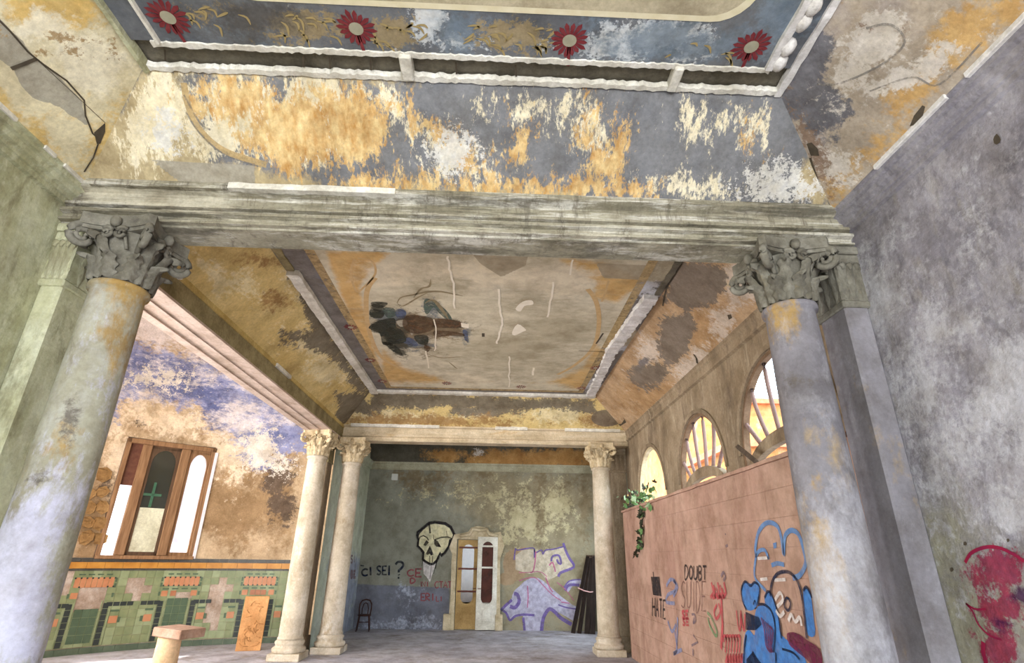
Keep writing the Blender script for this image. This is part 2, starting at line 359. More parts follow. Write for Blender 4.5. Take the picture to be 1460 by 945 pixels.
M_far = plaster('far_wall_plaster', [(128, 127, 112), (142, 141, 126), (150, 149, 134)], 0.9, bump=0.12, grain=0.06,
                layers=[('ochre', (160, 148, 118), (140, 130, 106), 1.3, 0.55, 0.2), ('cream', (206, 196, 158), (188, 178, 142), 3.4, 0.95, 0.06), ('dado', (104, 106, 120), (128, 130, 142), 1.6, 0.25, 0.08),
                        ('pale', (196, 200, 214), (176, 182, 200), 3.0, 0.8, 0.12), ('brown', (172, 146, 116), (152, 128, 100), 2.6, 0.4, 0.06), ('stain', (122, 108, 82), (140, 124, 96), 2.0, 0.8, 0.1)])
M_farL = plaster('pale_green_side_wall', [(176, 182, 158), (196, 200, 178), (186, 190, 178)], 1.0, bump=0.15, layers=[('blue', (120, 126, 146), (160, 164, 182), 2.0, 0.7, 0.15), ('pale', (214, 218, 232), (200, 206, 224), 3.0, 0.6, 0.15)])
M_bay = plaster('bay_wall_fresco', [(176, 150, 118), (194, 168, 136), (206, 184, 152)], 0.9, bump=0.25,
                layers=[('brown', (132, 104, 72), (166, 136, 100), 1.6, 0.7, 0.12), ('peach', (232, 208, 176), (240, 222, 198), 2.2, 0.8, 0.1), ('blue', (118, 128, 176), (158, 164, 204), 1.5, 0.75, 0.08, (1, 1, 1.6)),
                        ('deep', (84, 92, 138), (112, 118, 158), 2.0, 0.75, 0.1, (1, 1, 1.8)), ('pale', (238, 228, 226), (226, 214, 214), 1.6, 0.7, 0.12, (1, 1, 2.0)), ('dark', (78, 66, 56), (112, 96, 84), 3.0, 0.8, 0.08), ('chip', (240, 232, 220), (228, 216, 200), 7.0, 1.0, 0.04)])
M_stoneR = plaster('grey_column_stone', [(102, 98, 102), (126, 122, 126), (142, 138, 142)], 1.4, bump=0.22, grain=0.1, stretch=(1, 1, 0.5), rand=True,
                   patches=[((156, 132, 92), (172, 148, 106), 1.6, 0.61, 0.05, (1, 1, 0.6)), ((160, 158, 162), (148, 146, 150), 2.6, 0.60, 0.06, (1, 1, 0.7))],
                   layers=[('ochre', (176, 142, 78), (158, 130, 84), 2.0, 0.8, 0.12, (1, 1, .6)), ('lav', (168, 166, 172), (190, 188, 192), 2.6, 0.9, 0.28, (1, 1, .5)), ('dark', (96, 90, 84), (116, 108, 98), 4.0, 0.8, 0.1)])
M_stoneL = plaster('mossy_column_stone', [(142, 134, 110), (164, 160, 140), (176, 174, 158)], 1.3, bump=0.25, grain=0.1, stretch=(1, 1, 0.5), rand=True,
                   patches=[((176, 146, 82), (156, 132, 78), 1.5, 0.58, 0.06, (1, 1, 0.6)), ((186, 184, 178), (172, 170, 164), 1.8, 0.57, 0.06, (1, 1, 0.5)), ((112, 100, 72), (128, 116, 88), 3.0, 0.63, 0.05, (1, 1, 0.6))],
                   layers=[('ochre', (176, 142, 78), (158, 130, 84), 2.0, 0.8, 0.12, (1, 1, .6)), ('lav', (186, 184, 204), (206, 204, 216), 2.2, 0.9, 0.12, (1, 1, .5)), ('dark', (96, 90, 84), (116, 108, 98), 4.0, 0.8, 0.1)])
M_stoneW = plaster('warm_column_stone', [(176, 160, 134), (202, 188, 166), (216, 204, 186)], 2.0, bump=0.3, grain=0.12, stretch=(1, 1, 0.5), rand=True,
                   patches=[((150, 124, 88), (170, 146, 108), 2.6, 0.60, 0.05, (1, 1, 0.5)), ((236, 230, 220), (222, 214, 202), 3.0, 0.59, 0.05, (1, 1, 0.5))])
M_capG = plaster('grey_capital_stone', [(92, 88, 80), (120, 116, 104), (142, 138, 126)], 6.0, bump=0.5, rand=True)
M_capB = plaster('grey_flecked_capital_stone', [(92, 88, 80), (120, 116, 104), (142, 138, 126)], 6.0, bump=0.5, rand=True, patches=[((142, 128, 96), (124, 112, 88), 5.0, 0.63, 0.05, (1, 1, 1))])
M_capW = plaster('warm_capital_stone', [(176, 152, 116), (206, 186, 150), (222, 206, 176)], 8.0, bump=0.5, rand=True)
M_crack = paint('painted_crack_shade', (66, 58, 48), (88, 78, 64))  # dark film colour painting in the shade inside open cracks and holes

# ------------------------------------------------------------------ floor, added light-blocking slab and hidden shell
struct(quad('floor', (-14, -6, 0), (10, -6, 0), (10, 20, 0), (-14, 20, 0), 4.0, M_floor), 'dusty pale concrete floor of the abandoned hall')
M_rough = plaster('rough_outer_masonry', [(150, 140, 122), (176, 166, 146)], 2.0)
sh = MB(); sh.box(XL-0.3, 4.0, -4.3, 17.0, 5.45, 5.65); struct(sh.build('ceiling_light_blocker', M_rough), 'plain unseen slab added above the painted ceilings to block sky light')  # unseen slab, added so sky light does not leak through ceiling gaps
sh = MB(); sh.box(-0.3-5.0, 3.6, -4.3, -4.0, 4.0, 5.45); sh.box(XL-0.3, XL+0.35, -4.3, -4.0, 0, 4.0); sh.box(XR-0.35, XR+0.3, -4.3, -4.0, 0, 4.0)
struct(sh.build('wall_back', M_left), 'wall behind with a wide opening to the garden')

# ------------------------------------------------------------------ near room walls
pal = [('e', 1440, 560, 60, 90), ('e', 1370, 640, 50, 40), ('e', 1300, 560, 40, 60), ('e', 1250, 420, 25, 60), ('e', 1430, 730, 40, 30), ('e', 1330, 690, 30, 20), ('e', 1350, 470, 40, 25)]
redb = [('e', 1420, 815, 44, 36), ('e', 1425, 870, 36, 26), ('e', 1425, 925, 30, 30), ('e', 1400, 900, 12, 8)]
wr = quad('wall_right', (XR, -4, 0), (XR, 4.1, 0), (XR, 4.1, 5.3), (XR, -4, 5.3), 0.045, M_right,
          {'olive': (0.0, 60, [('e', 1360, 900, 120, 90), ('e', 1330, 800, 60, 60)]), 'pale': (0.30, 40, pal), 'red': (0.0, 10, [('w', .85, b_) for b_ in redb]), 'dark': (0.0, 8, [('e', 1456, 850, 16, 12), ('w', 0.7, ('e', 1432, 890, 22, 14))])})
struct(wr, 'grey lilac mottled plaster wall with red spray paint')
PR = ((XR, 0, 0), (-1, 0, 0))
mb = MB(); M_red = paint('crimson_spray', (146, 22, 54), (120, 22, 60))
mark_line(mb, smooth_px([(1376, 802), (1385, 788), (1405, 780), (1425, 781), (1445, 790), (1460, 800)]), 0.02, PR)
mark_line(mb, smooth_px([(1377, 860), (1387, 872), (1395, 890), (1410, 905), (1428, 912)]), 0.012, PR)
mark_line(mb, smooth_px([(1377, 860), (1390, 868), (1406, 868)]), 0.012, PR); mark_line(mb, smooth_px([(1402, 915), (1402, 930), (1406, 945), (1408, 960)]), 0.03, PR)
tag(mb.build('spray_outline', M_red, wr, recalc=False), 'crimson spray outline on the grey wall')
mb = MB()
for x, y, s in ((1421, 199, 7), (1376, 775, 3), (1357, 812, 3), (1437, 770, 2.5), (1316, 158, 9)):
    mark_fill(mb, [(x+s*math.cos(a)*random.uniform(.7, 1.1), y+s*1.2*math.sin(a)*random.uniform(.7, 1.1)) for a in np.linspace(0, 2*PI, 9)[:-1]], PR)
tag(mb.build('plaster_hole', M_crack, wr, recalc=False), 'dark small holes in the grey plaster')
wl = quad('wall_left', (XL, -4, 0), (XL, 3.95, 0), (XL, 3.95, 5.3), (XL, -4, 5.3), 0.3, M_left)
struct(wl, 'grey green plaster wall with damp streaks')

# wall cornice mouldings of the near room
def cornice(name, prof, a, b, mat, parent=None, seg=1, jitter=0.0):
    """profile (out, z) swept from a to b; 'out' measured along the given normal"""
    (ax, ay), (bx, by), (nx, ny) = a[0], b[0], a[1]
    V = []; Fc = []; m = len(prof)
    for i in range(seg+1):
        t = i/seg
        for k, (o, z) in enumerate(prof):
            j = random.uniform(-jitter, jitter) if 0 < i < seg or jitter else 0
            V.append((ax+(bx-ax)*t+nx*(o+j), ay+(by-ay)*t+ny*(o+j), z+j*0.7))
    for i in range(seg):
        for k in range(m-1): Fc.append((i*m+k, i*m+k+1, (i+1)*m+k+1, (i+1)*m+k))
    Fc += [tuple(range(m-1, -1, -1)), tuple(range(seg*m, seg*m+m))]
    o = mesh(name, V, Fc, mat, parent)
    b_ = bmesh.new(); b_.from_mesh(o.data); bmesh.ops.recalc_face_normals(b_, faces=b_.faces[:]); b_.to_mesh(o.data); b_.free(); return o
CP = [(-0.02, 4.56), (0.14, 4.56), (0.14, 4.505), (0.115, 4.495), (0.115, 4.465), (0.085, 4.455), (0.075, 4.42), (0.045, 4.405), (0.045, 4.375), (0.03, 4.37), (0.03, 4.33), (0.0, 4.32), (-0.02, 4.32)]
t1 = struct(cornice('trim_1', CP, ((XL, -4), (1, 0)), ((XL, 3.8), None), M_left), 'weathered cornice along the grey green wall')
for ya, yb in ((2.2, 3.05), (3.3, 3.42), (3.5, 3.72)):
    m_ = MB(); m_.box(NL-.05, NL+.008, ya, yb, 4.50, 4.56); m_.build('white_lip', M_white, t1, bevel=.006)
t2 = struct(cornice('trim_2', CP, ((XR, -4), (-1, 0)), ((XR, 3.8), None), M_right), 'flaking lilac white cornice along the grey lilac wall')
rng2 = [(-3.9, -.4), (-.3, 1.2), (1.25, 2.35), (2.5, 3.2)]
for ya, yb in rng2:
    m_ = MB(); m_.box(NR-.012, NR+.05, ya, yb, 4.498, 4.565); m_.build('white_lip', M_lilacwhite, t2, bevel=.006)

# ------------------------------------------------------------------ near ceiling: flat, coves, frame
nc = quad('ceiling_near', (RL, RB, ZT), (RR, RB, ZT), (RR, RF-0.25, ZT), (RL, RF-0.25, ZT), 0.04, M_band,
          {'white': (0.12, 14, [('e', 610, 25, 26, 30), ('e', 870, 65, 60, 18), ('e', 930, 50, 70, 22), ('w', 0.8, ('e', 990, 70, 50, 16)), ('w', 0.8, ('e', 650, 60, 50, 12))]),
           'blue': (0.15, 25, [('e', 960, 60, 120, 26), ('e', 660, 40, 30, 40), ('e', 1120, 20, 40, 40), ('w', 0.8, ('e', 330, 45, 60, 20))]),
           'tan': (0.0, 14, [('e', 430, 35, 60, 22), ('e', 560, 45, 30, 24), ('e', 730, 50, 50, 22), ('w', 0.7, ('e', 300, 20, 50, 16))]), 'dark': (0.1, 20, [('e', 360, 30, 60, 26)])})
struct(nc, 'blue grey painted ceiling band with red daisies')
FRONT = {'tan': (0.0, 14, [('p', [(100, 268), (215, 95), (250, 95), (300, 230), (480, 262), (700, 268), (930, 290), (1000, 312), (110, 285)]), ('w', 0.8, ('p', [(215, 88), (600, 108), (600, 125), (215, 105)])), ('w', .9, ('e', 1165, 260, 30, 40))]),
         'cream': (0.12, 26, [('e', 225, 170, 45, 65, 20), ('e', 350, 170, 90, 55), ('e', 440, 165, 60, 60), ('p', [(520, 130), (545, 130), (700, 255), (680, 262)]), ('w', .85, ('e', 760, 152, 40, 14)), ('w', .8, ('e', 650, 230, 40, 22)), ('w', .8, ('e', 985, 180, 22, 28)), ('w', .8, ('e', 1020, 165, 40, 14)), ('w', .8, ('e', 1082, 180, 18, 24)), ('w', .75, ('e', 845, 180, 30, 50)), ('e', 990, 268, 30, 8)]),
         'ochre': (0.05, 24, [('e', 330, 140, 60, 30), ('e', 420, 190, 70, 55), ('e', 500, 180, 50, 60), ('p', [(560, 150), (590, 150), (720, 258), (690, 262)]), ('p', [(480, 248), (930, 262), (930, 282), (480, 266)]), ('w', .85, ('e', 865, 235, 34, 34, -60)), ('w', .8, ('e', 740, 215, 18, 30)), ('w', .8, ('e', 840, 190, 18, 40)), ('w', .75, ('e', 890, 200, 14, 40)), ('w', .7, ('e', 1075, 190, 16, 26))]),
         'white': (0.10, 22, [('w', .9, ('e', 1115, 262, 60, 28)), ('w', .8, ('e', 645, 215, 40, 36)), ('w', .7, ('e', 240, 190, 40, 40))]),
         'grey': (0.0, 3, [('p', [(215, 228), (362, 236), (364, 266), (260, 262)])])}
o = quad('cove', (NL, NF, ZC+.02), (NR, NF, ZC+.02), (RR, RF, ZT), (RL, RF, ZT), 0.03, M_cove, FRONT, nc); tag(o, 'slate blue cove with flaking ochre and cream paint')
o = quad('cove', (NL, NB, ZC+.02), (NL, NF, ZC+.02), (RL, RF, ZT), (RL, RB, ZT), 0.04, M_coveL,
         {'ochre': (0.2, 22, [('e', 90, 10, 60, 35), ('e', 150, 200, 16, 60, 40), ('p', [(-40, 80), (120, 255), (105, 262), (-40, 130)])]), 'cream': (0.2, 20, [('e', 130, 90, 50, 40), ('e', 60, 40, 40, 20)]),
          'grey': (0, 2.5, [('p', [(-20, 10), (35, 60), (50, 88), (15, 98), (-20, 70)]), ('p', [(15, 98), (60, 88), (115, 140), (125, 180), (80, 150), (45, 140)])]), 'brown': (0.1, 10, [('w', .8, ('e', 100, 55, 60, 5, 5)), ('w', .8, ('e', 90, 75, 70, 4, 3))])}, nc); tag(o, 'cream cove with a long open crack')
o = quad('cove', (NR, NF, ZC+.02), (NR, NB, ZC+.02), (RR, RB, ZT), (RR, RF, ZT), 0.04, M_coveR,
         {'ochre': (0.15, 25, [('e', 1380, 40, 70, 30, -40), ('e', 1300, 130, 60, 16, -45), ('e', 1240, 220, 60, 12, -45), ('w', .8, ('e', 1420, 10, 60, 30))]), 'slate': (0.05, 16, [('p', [(1112, 140), (1165, 30), (1185, 60), (1170, 110), (1210, 140), (1215, 170), (1160, 190), (1130, 170)]), ('w', .7, ('e', 1190, 200, 30, 16))]),
          'cream': (0.2, 18, [('e', 1250, 60, 50, 34, -30), ('e', 1215, 100, 30, 20), ('e', 1280, 115, 60, 12, -20), ('e', 1330, 90, 50, 14, -30), ('w', .9, ('e', 1190, 240, 30, 24))]), 'brown': (0.1, 14, [('e', 1160, 210, 10, 50, -25), ('w', .7, ('e', 1270, 40, 30, 5))])}, nc); tag(o, 'lilac and cream cove with ochre scrollwork')
o = quad('cove', (NR, NB, ZC+.02), (NL, NB, ZC+.02), (RL, RB, ZT), (RR, RB, ZT), 0.4, M_coveL, None, nc)
PCF = ((0, NF, ZC+.02), tuple(np.array([0, -(ZT-ZC-.02), -(NF-RF)])/math.hypot(ZT-ZC-.02, NF-RF)))
PCL = ((NL, 0, ZC+.02), tuple(np.array([(ZT-ZC-.02), 0, -(RL-NL)])/math.hypot(ZT-ZC-.02, RL-NL)))
PCR = ((NR, 0, ZC+.02), tuple(np.array([-(ZT-ZC-.02), 0, -(NR-RR)])/math.hypot(ZT-ZC-.02, NR-RR)))
PNC = ((0, 0, ZT), (0, 0, -1))
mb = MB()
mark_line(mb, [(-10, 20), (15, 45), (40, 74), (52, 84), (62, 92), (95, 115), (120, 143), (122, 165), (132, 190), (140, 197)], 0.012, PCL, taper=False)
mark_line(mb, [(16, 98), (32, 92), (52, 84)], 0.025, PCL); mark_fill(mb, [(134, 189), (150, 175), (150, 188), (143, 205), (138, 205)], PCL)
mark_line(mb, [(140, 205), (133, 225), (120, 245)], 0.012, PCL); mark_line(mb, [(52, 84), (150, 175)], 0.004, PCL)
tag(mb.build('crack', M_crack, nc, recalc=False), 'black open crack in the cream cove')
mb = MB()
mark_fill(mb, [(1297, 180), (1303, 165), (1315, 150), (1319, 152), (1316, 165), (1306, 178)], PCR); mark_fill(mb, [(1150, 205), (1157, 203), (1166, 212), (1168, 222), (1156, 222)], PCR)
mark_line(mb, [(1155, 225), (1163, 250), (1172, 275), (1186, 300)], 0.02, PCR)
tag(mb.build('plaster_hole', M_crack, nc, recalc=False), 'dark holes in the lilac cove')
# painted outlines of the old scrollwork
M_tanline = spray('tan_painted_line', (176, 150, 104), (196, 170, 124), .4, .95, 10.0); M_greyline = spray('grey_painted_line', (120, 116, 112), (140, 134, 126), 0.0, .75, 14.0)
mb = MB(); mark_line(mb, smooth_px([(262, 118), (268, 150), (285, 185), (320, 215), (380, 235)]), 0.05, PCF, 0.003)
tag(mb.build('painted_scroll', M_tanline, nc, recalc=False), 'tan painted arc on the slate cove')
mb = MB(); mark_line(mb, smooth_px([(262, 135), (285, 175), (300, 185)]), 0.015, PCF, 0.006); mark_line(mb, smooth_px([(265, 160), (285, 190), (320, 220), (372, 238)]), 0.014, PCF, 0.006)
mark_line(mb, smooth_px([(1165, 120), (1200, 118), (1260, 90), (1290, 60), (1270, 35), (1235, 40)]), 0.014, PCR, .006); mark_line(mb, smooth_px([(1240, 130), (1300, 110), (1340, 120), (1400, 60)]), 0.012, PCR, .006)
tag(mb.build('painted_scroll', M_greyline, nc, recalc=False), 'grey painted scroll line on the cove')
# the ceiling frame: dark broken core between two white stucco edges
def rough_bar(name, a, b, w, h, mat, parent, seg=60, jit=0.006, z=ZT):
    """bar hanging below z from a to b (xy), width w to the left side of a->b, rough edges"""
    a, b = Vector((*a, 0)), Vector((*b, 0)); d = (b-a).normalized(); n = Vector((-d.y, d.x, 0)); V = []; Fc = []
    for i in range(seg+1):
        p = a.lerp(b, i/seg); j1, j2 = random.uniform(-jit, jit), random.uniform(-jit, jit); hh = h*random.uniform(.8, 1.1)
        for q, zz in ((p+n*j1, z+.03), (p+n*j1, z-hh), (p+n*(w+j2), z-hh), (p+n*(w+j2), z+.03)): V.append((q.x, q.y, zz))
    for i in range(seg):
        for k in range(4): Fc.append((i*4+k, i*4+(k+1) % 4, i*4+4+(k+1) % 4, i*4+4+k))
    Fc += [(3, 2, 1, 0), tuple(range(seg*4, seg*4+4))]
    o = mesh(name, V, Fc, mat, parent); b_ = bmesh.new(); b_.from_mesh(o.data); bmesh.ops.recalc_face_normals(b_, faces=b_.faces[:]); b_.to_mesh(o.data); b_.free(); return o
WM = 0.25
rough_bar('frame_edge', (RR, RF-.055), (RL, RF-.045), -0.045, 0.022, M_white, nc, 160, .010); rough_bar('frame_edge', (RR-.2, RF-WM), (RL+.2, RF-WM), -0.04, 0.015, M_white, nc, 160, .008)
rough_bar('frame_edge', (RL+.03, RF), (RL+.03, RB), 0.03, 0.05, M_left, nc, 40, .003); rough_bar('frame_edge', (RL+WM, RF-WM), (RL+WM, RB), 0.02, 0.035, M_white, nc, 40, .004)
rough_bar('frame_edge', (RR-.055, RB), (RR-.055, RF), -0.055, 0.022, M_lilacwhite, nc, 80, .008); rough_bar('frame_edge', (RR-WM, RB), (RR-WM, RF-WM), -0.05, 0.035, M_lilacwhite, nc, 60, .006)
mb = MB(); z1, z2 = ZT+.05, ZT+.2
mb.box(RL, RR, RF-WM, RF, z1, z2); mb.box(RL, RL+WM, RB, RF-WM, z1, z2); mb.box(RR-WM, RR, RB, RF-WM, z1, z2)
tag(mb.build('frame_core', M_core, nc), 'dark broken core of the ceiling frame')
for px, py, w in ((579, 91, .09), (964, 110, .07)):
    p = at_z(px, py, ZT-.02); mb = MB(); mb.box(p[0]-w/2, p[0]+w/2, RF-WM+.01, RF-.02, ZT-.045, ZT+.05); mb.build('stucco_remnant', M_white, nc, bevel=.01)
for px, py in ((1112, 90), (1124, 68), (1146, 32), (1160, 10), (1196, -30)):
    p = at_z(px, py, ZT-.02); b_ = bmesh.new(); bmesh.ops.create_uvsphere(b_, u_segments=12, v_segments=8, radius=.05)
    for v in b_.verts: v.co.y *= 1.5; v.co *= random.uniform(.93, 1.07); v.co += Vector((p[0], p[1], ZT-.012))
    me = bpy.data.meshes.new('stucco_bead'); b_.to_mesh(me); b_.free(); link('stucco_bead', me, M_lilacwhite, nc, True)
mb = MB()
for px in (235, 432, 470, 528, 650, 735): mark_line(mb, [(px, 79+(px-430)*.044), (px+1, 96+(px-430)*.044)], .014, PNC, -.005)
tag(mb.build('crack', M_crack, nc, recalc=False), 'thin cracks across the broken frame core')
# central beige panel with rounded corners
r = .25; x0, x1, y0, y1 = -1.85, 1.62, -2.2, 2.50; L = []
for cx, cy, a0 in ((x1-r, y1-r, 0), (x0+r, y1-r, 90), (x0+r, y0+r, 180), (x1-r, y0+r, 270)):
    for k in range(7): a = math.radians(a0+15*k); L.append((cx+r*math.cos(a), cy+r*math.sin(a), ZT-.004))
mb = MB(); mb.poly(L, (0, 0, 1), .01); tag(mb.build('painted_panel', M_panel, nc), 'faded beige centre panel with rounded corners')
mb = MB(); V = L+[((p[0]-(x0+x1)/2)*1.025+(x0+x1)/2, (p[1]-.15)*1.018+.15, p[2]) for p in L]; m = len(L); mb.add(V, [(i, (i+1) % m, (i+1) % m+m, i+m) for i in range(m)])
tag(mb.build('painted_border', paint('cream_border_paint', (212, 200, 164), (224, 214, 184)), nc, recalc=False), 'cream border line of the centre panel')
M_daisy = paint('dark_red_daisy_paint', (104, 34, 40), (130, 56, 58), scale=20); M_dcent = paint('grey_daisy_centre', (150, 146, 124), (170, 164, 142)); M_leafp = paint('tan_leaf_paint', (150, 132, 88), (170, 150, 104))
def daisy(x, y, r, z, parent, n=16, stem=True):
    mb = MB(); zz = z-.005
    for i in range(n):
        a = 2*PI*i/n+.1; l = r*random.uniform(.88, 1.08); w = r*.12
        d = Vector((math.cos(a), math.sin(a), 0)); s = Vector((-d.y, d.x, 0)); c = Vector((x, y, zz))
        mb.add([c+d*r*.3-s*w*.5, c+d*l*.8-s*w, c+d*l, c+d*l*.8+s*w, c+d*r*.3+s*w*.5], [(0, 1, 2, 3, 4)])
    if stem: mb.add([(x-.012, y, zz), (x+.012, y, zz), (x+.03, y+r*1.55, zz), (x+.005, y+r*1.55, zz)], [(0, 1, 2, 3)])
    o = mb.build('painted_daisy', M_daisy, parent, recalc=False); m2 = MB(); m2.add([(x+r*.36*math.cos(t), y+r*.36*math.sin(t), z-.008) for t in np.linspace(0, 2*PI, 17)[:-1]], [tuple(range(16))])
    m2.build('daisy_centre', M_dcent, o, recalc=False); return o
for px, py in ((240, 24), (508, 40), (812, 57), (1071, 66)):
    p = at_z(px, py, ZT); daisy(p[0], p[1], .14, ZT, nc)
mb = MB()
for cx, cy, n in ((430, 38, 16), (560, 48, 16), (740, 56, 18), (300, 25, 10), (990, 72, 6), (690, 52, 8)):
    for i in range(n):
        x = cx+random.uniform(-45, 45); y = cy+random.uniform(-16, 18); a = random.uniform(-1.2, 1.2); l = random.uniform(10, 22)
        mark_line(mb, smooth_px([(x, y), (x+l*.5*math.cos(a)+3, y-l*.4*math.sin(a)), (x+l*math.cos(a), y-l*math.sin(a)+5)], 3), .018, PNC, .004, True)
tag(mb.build('painted_leaves', M_leafp, nc, recalc=False), 'tan painted leaf sprays between the daisies')

# ------------------------------------------------------------------ beams
def beam_x(name, front, back, x0, x1, mat, fields=None, label=None, step=.06):
    prof = front+back; n = max(1, int((x1-x0)/step)); m = len(prof)
    V = [(x0+(x1-x0)*i/n, y, z) for i in range(n+1) for y, z in prof]
    Fc = [(i*m+k, i*m+(k+1) % m, (i+1)*m+(k+1) % m, (i+1)*m+k) for i in range(n) for k in range(m)]
    o = mesh(name, V, Fc+[tuple(range(m)), tuple(range(n*m+m-1, n*m-1, -1))], mat)
    b_ = bmesh.new(); b_.from_mesh(o.data); bmesh.ops.recalc_face_normals(b_, faces=b_.faces[:]); b_.to_mesh(o.data); b_.free()
    if fields: set_fields(o, fields)
    return struct(o, label)
b1 = beam_x('trim_3', [(3.86, 5.3), (3.86, 4.60), (NF-.03, 4.60), (NF-.03, 4.505), (NF+.005, 4.49), (NF+.05, 4.47), (NF+.05, 4.365), (NF+.005, 4.355), (NF+.005, 4.33), (NF+.045, 4.325), (NF+.045, 4.305), (NF+.015, 4.30), (NF+.015, 4.275), (NF+.06, 4.265), (NF+.06, 4.225), (NF+.03, 4.22), (NF+.03, 4.20), (NF+.07, 4.195), (NF+.08, ZS)],
            [(4.10, ZS), (4.10, 4.45), (MN+.02, 4.49), (MN+.02, 4.60), (3.98, 4.6), (3.98, 5.3)], XL, 3.3, M_beam,
            {'pale': (0.15, 18, [('p', [(120, 262), (330, 275), (330, 300), (120, 290)]), ('w', .8, ('e', 560, 322, 200, 10, 2)), ('w', .8, ('e', 880, 335, 160, 10, 2))])},
            'weathered moulded plaster beam on two grey columns')
mb = MB(); x = at_y(325, 283, NF)[0]; x2 = at_y(563, 292, NF)[0]
rb = [(NF-.05, ZC-.01), (NF-.05, ZC+.035), (NF+.02, ZC+.035), (NF+.02, ZC-.01)]
def lip(xa, xb, y, mat, parent, z=ZC, h=.045, dy=.05):
    n = max(2, int((xb-xa)/.08)); V = []; Fc = []
    for i in range(n+1):
        xx = xa+(xb-xa)*i/n; j = random.uniform(-.006, .006)
        V += [(xx, y-dy+j, z-.01+j), (xx, y-dy-j, z+h), (xx, y+.03, z+h), (xx, y+.03, z-.01)]
    for i in range(n):
        for k in range(4): Fc.append((i*4+k, i*4+(k+1) % 4, i*4+4+(k+1) % 4, i*4+4+k))
    return mesh('lip_remnant', V, Fc+[(0, 1, 2, 3), (n*4+3, n*4+2, n*4+1, n*4)], mat, parent)
lip(x, x2, NF, M_white, b1); lip(-3.3, x-.02, NF, M_beam, b1, h=.03, dy=.035)
b2 = beam_x('trim_4', [(12.6, 5.3), (12.6, 4.56), (MF-.02, 4.56), (MF-.02, 4.51), (MF+.04, 4.49), (MF+.06, 4.34), (MF+.02, 4.33), (MF+.02, 4.29), (MF+.06, 4.27), (MF+.06, 4.20), (MF+.02, 4.195), (MF+.03, ZS)],
            [(12.78, ZS), (12.78, 4.5), (12.9, 4.56), (12.75, 4.56), (12.75, 5.3)], -3.75, 3.3, M_beam2, None, 'warm plaster beam between the far columns', .5)
for a, b in ((500, 626), (706, 752), (805, 884)): lip(at_y(a, 612, MF)[0], at_y(b, 618, MF)[0], MF, M_white, b2, h=.06, dy=.04)
# beam along the opening to the bay: face, pale soffit
mb = MB(); mb.box(-3.86, -3.40, 3.98, 12.6, ZS+.012, 7.3)
b3 = struct(mb.build('trim_5', M_beamL), 'olive plaster beam over the opening to the bay')
mb = MB(); mb.box(-3.82, -3.36, 3.9, 12.3, ZS, ZS+.03); mb.box(-3.9, -3.78, 3.9, 12.3, ZS-.02, ZS+.12); mb.box(-3.62, -3.58, 3.9, 12.3, ZS-.015, ZS+.01)
tag(mb.build('soffit', M_soff, b3), 'pale pink underside of the beam')
mb = MB(); mb.box(-3.45, -3.385, 4.1, 12.45, 4.46, 4.56); mb.build('cornice_strip', plaster('yellow_strip', [(186, 160, 96), (206, 184, 124)], 3.0), b3)
for a, b in (((240, 391), (258, 402)), ((393, 529), (413, 547))):
    p, q = at_x(*a, -3.37), at_x(*b, -3.37); mb = MB(); mb.box(-3.45, -3.355, p[1], q[1], 4.455, 4.515); mb.build('lip_remnant', M_white, b3, bevel=.008)

# ------------------------------------------------------------------ middle ceiling
M_mid = plaster('slate_ceiling_band', [(104, 98, 92), (128, 122, 116), (120, 116, 116)], 1.4, bump=0.15, layers=[('white', (222, 222, 226), (196, 200, 208), 4.0, 0.95, 0.08), ('blue', (112, 116, 128), (140, 144, 154), 2.0, .7, .15), ('beige', (196, 184, 156), (178, 168, 144), 2.5, .6, .08)])
mc = quad('ceiling_middle', (QL, QN, ZT), (QR, QN, ZT), (QR, QF, ZT), (QL, QF, ZT), .05, M_mid,
          {'white': (.08, 10, [('e', 915, 410, 22, 14), ('e', 880, 490, 20, 10), ('e', 845, 548, 14, 8)]), 'blue': (.2, 14, [('e', 470, 380, 16, 24)]), 'beige': (.05, 6, [('e', 890, 480, 26, 12), ('p', [(720, 350), (960, 360), (965, 402), (850, 395)])])})
struct(mc, 'slate ceiling band with small red flowers around a faded fresco')
M_coveMr = plaster('peach_cove_plaster', [(168, 138, 106), (188, 158, 124), (198, 172, 142)], 1.6, bump=.3,
                   layers=[('brown', (164, 128, 88), (186, 152, 112), 3.5, .9, .12), ('cream', (214, 196, 162), (200, 180, 150), 4.0, .9, .08), ('pale', (200, 184, 168), (216, 202, 188), 4.0, .9, .1), ('slate', (104, 100, 104), (124, 120, 122), 4.0, .6, .08), ('grey', (112, 102, 92), (128, 118, 108), 2.2, .8, .04)])
M_coveMy = plaster('yellow_cove_plaster', [(198, 170, 108), (214, 190, 130), (222, 202, 148)], 1.3, bump=.2,
                   layers=[('cream', (222, 206, 158), (232, 220, 182), 3.5, .85, .08, (1, .5, 1)), ('slate', (96, 90, 82), (122, 114, 102), 3.5, .8, .06, (1, 1, 1)), ('brown', (150, 116, 72), (176, 140, 92), 3.0, .8, .1), ('grey', (112, 100, 86), (128, 116, 102), 2.0, .12, .03), ('pale', (214, 196, 176), (228, 214, 198), 5.0, .8, .08)])
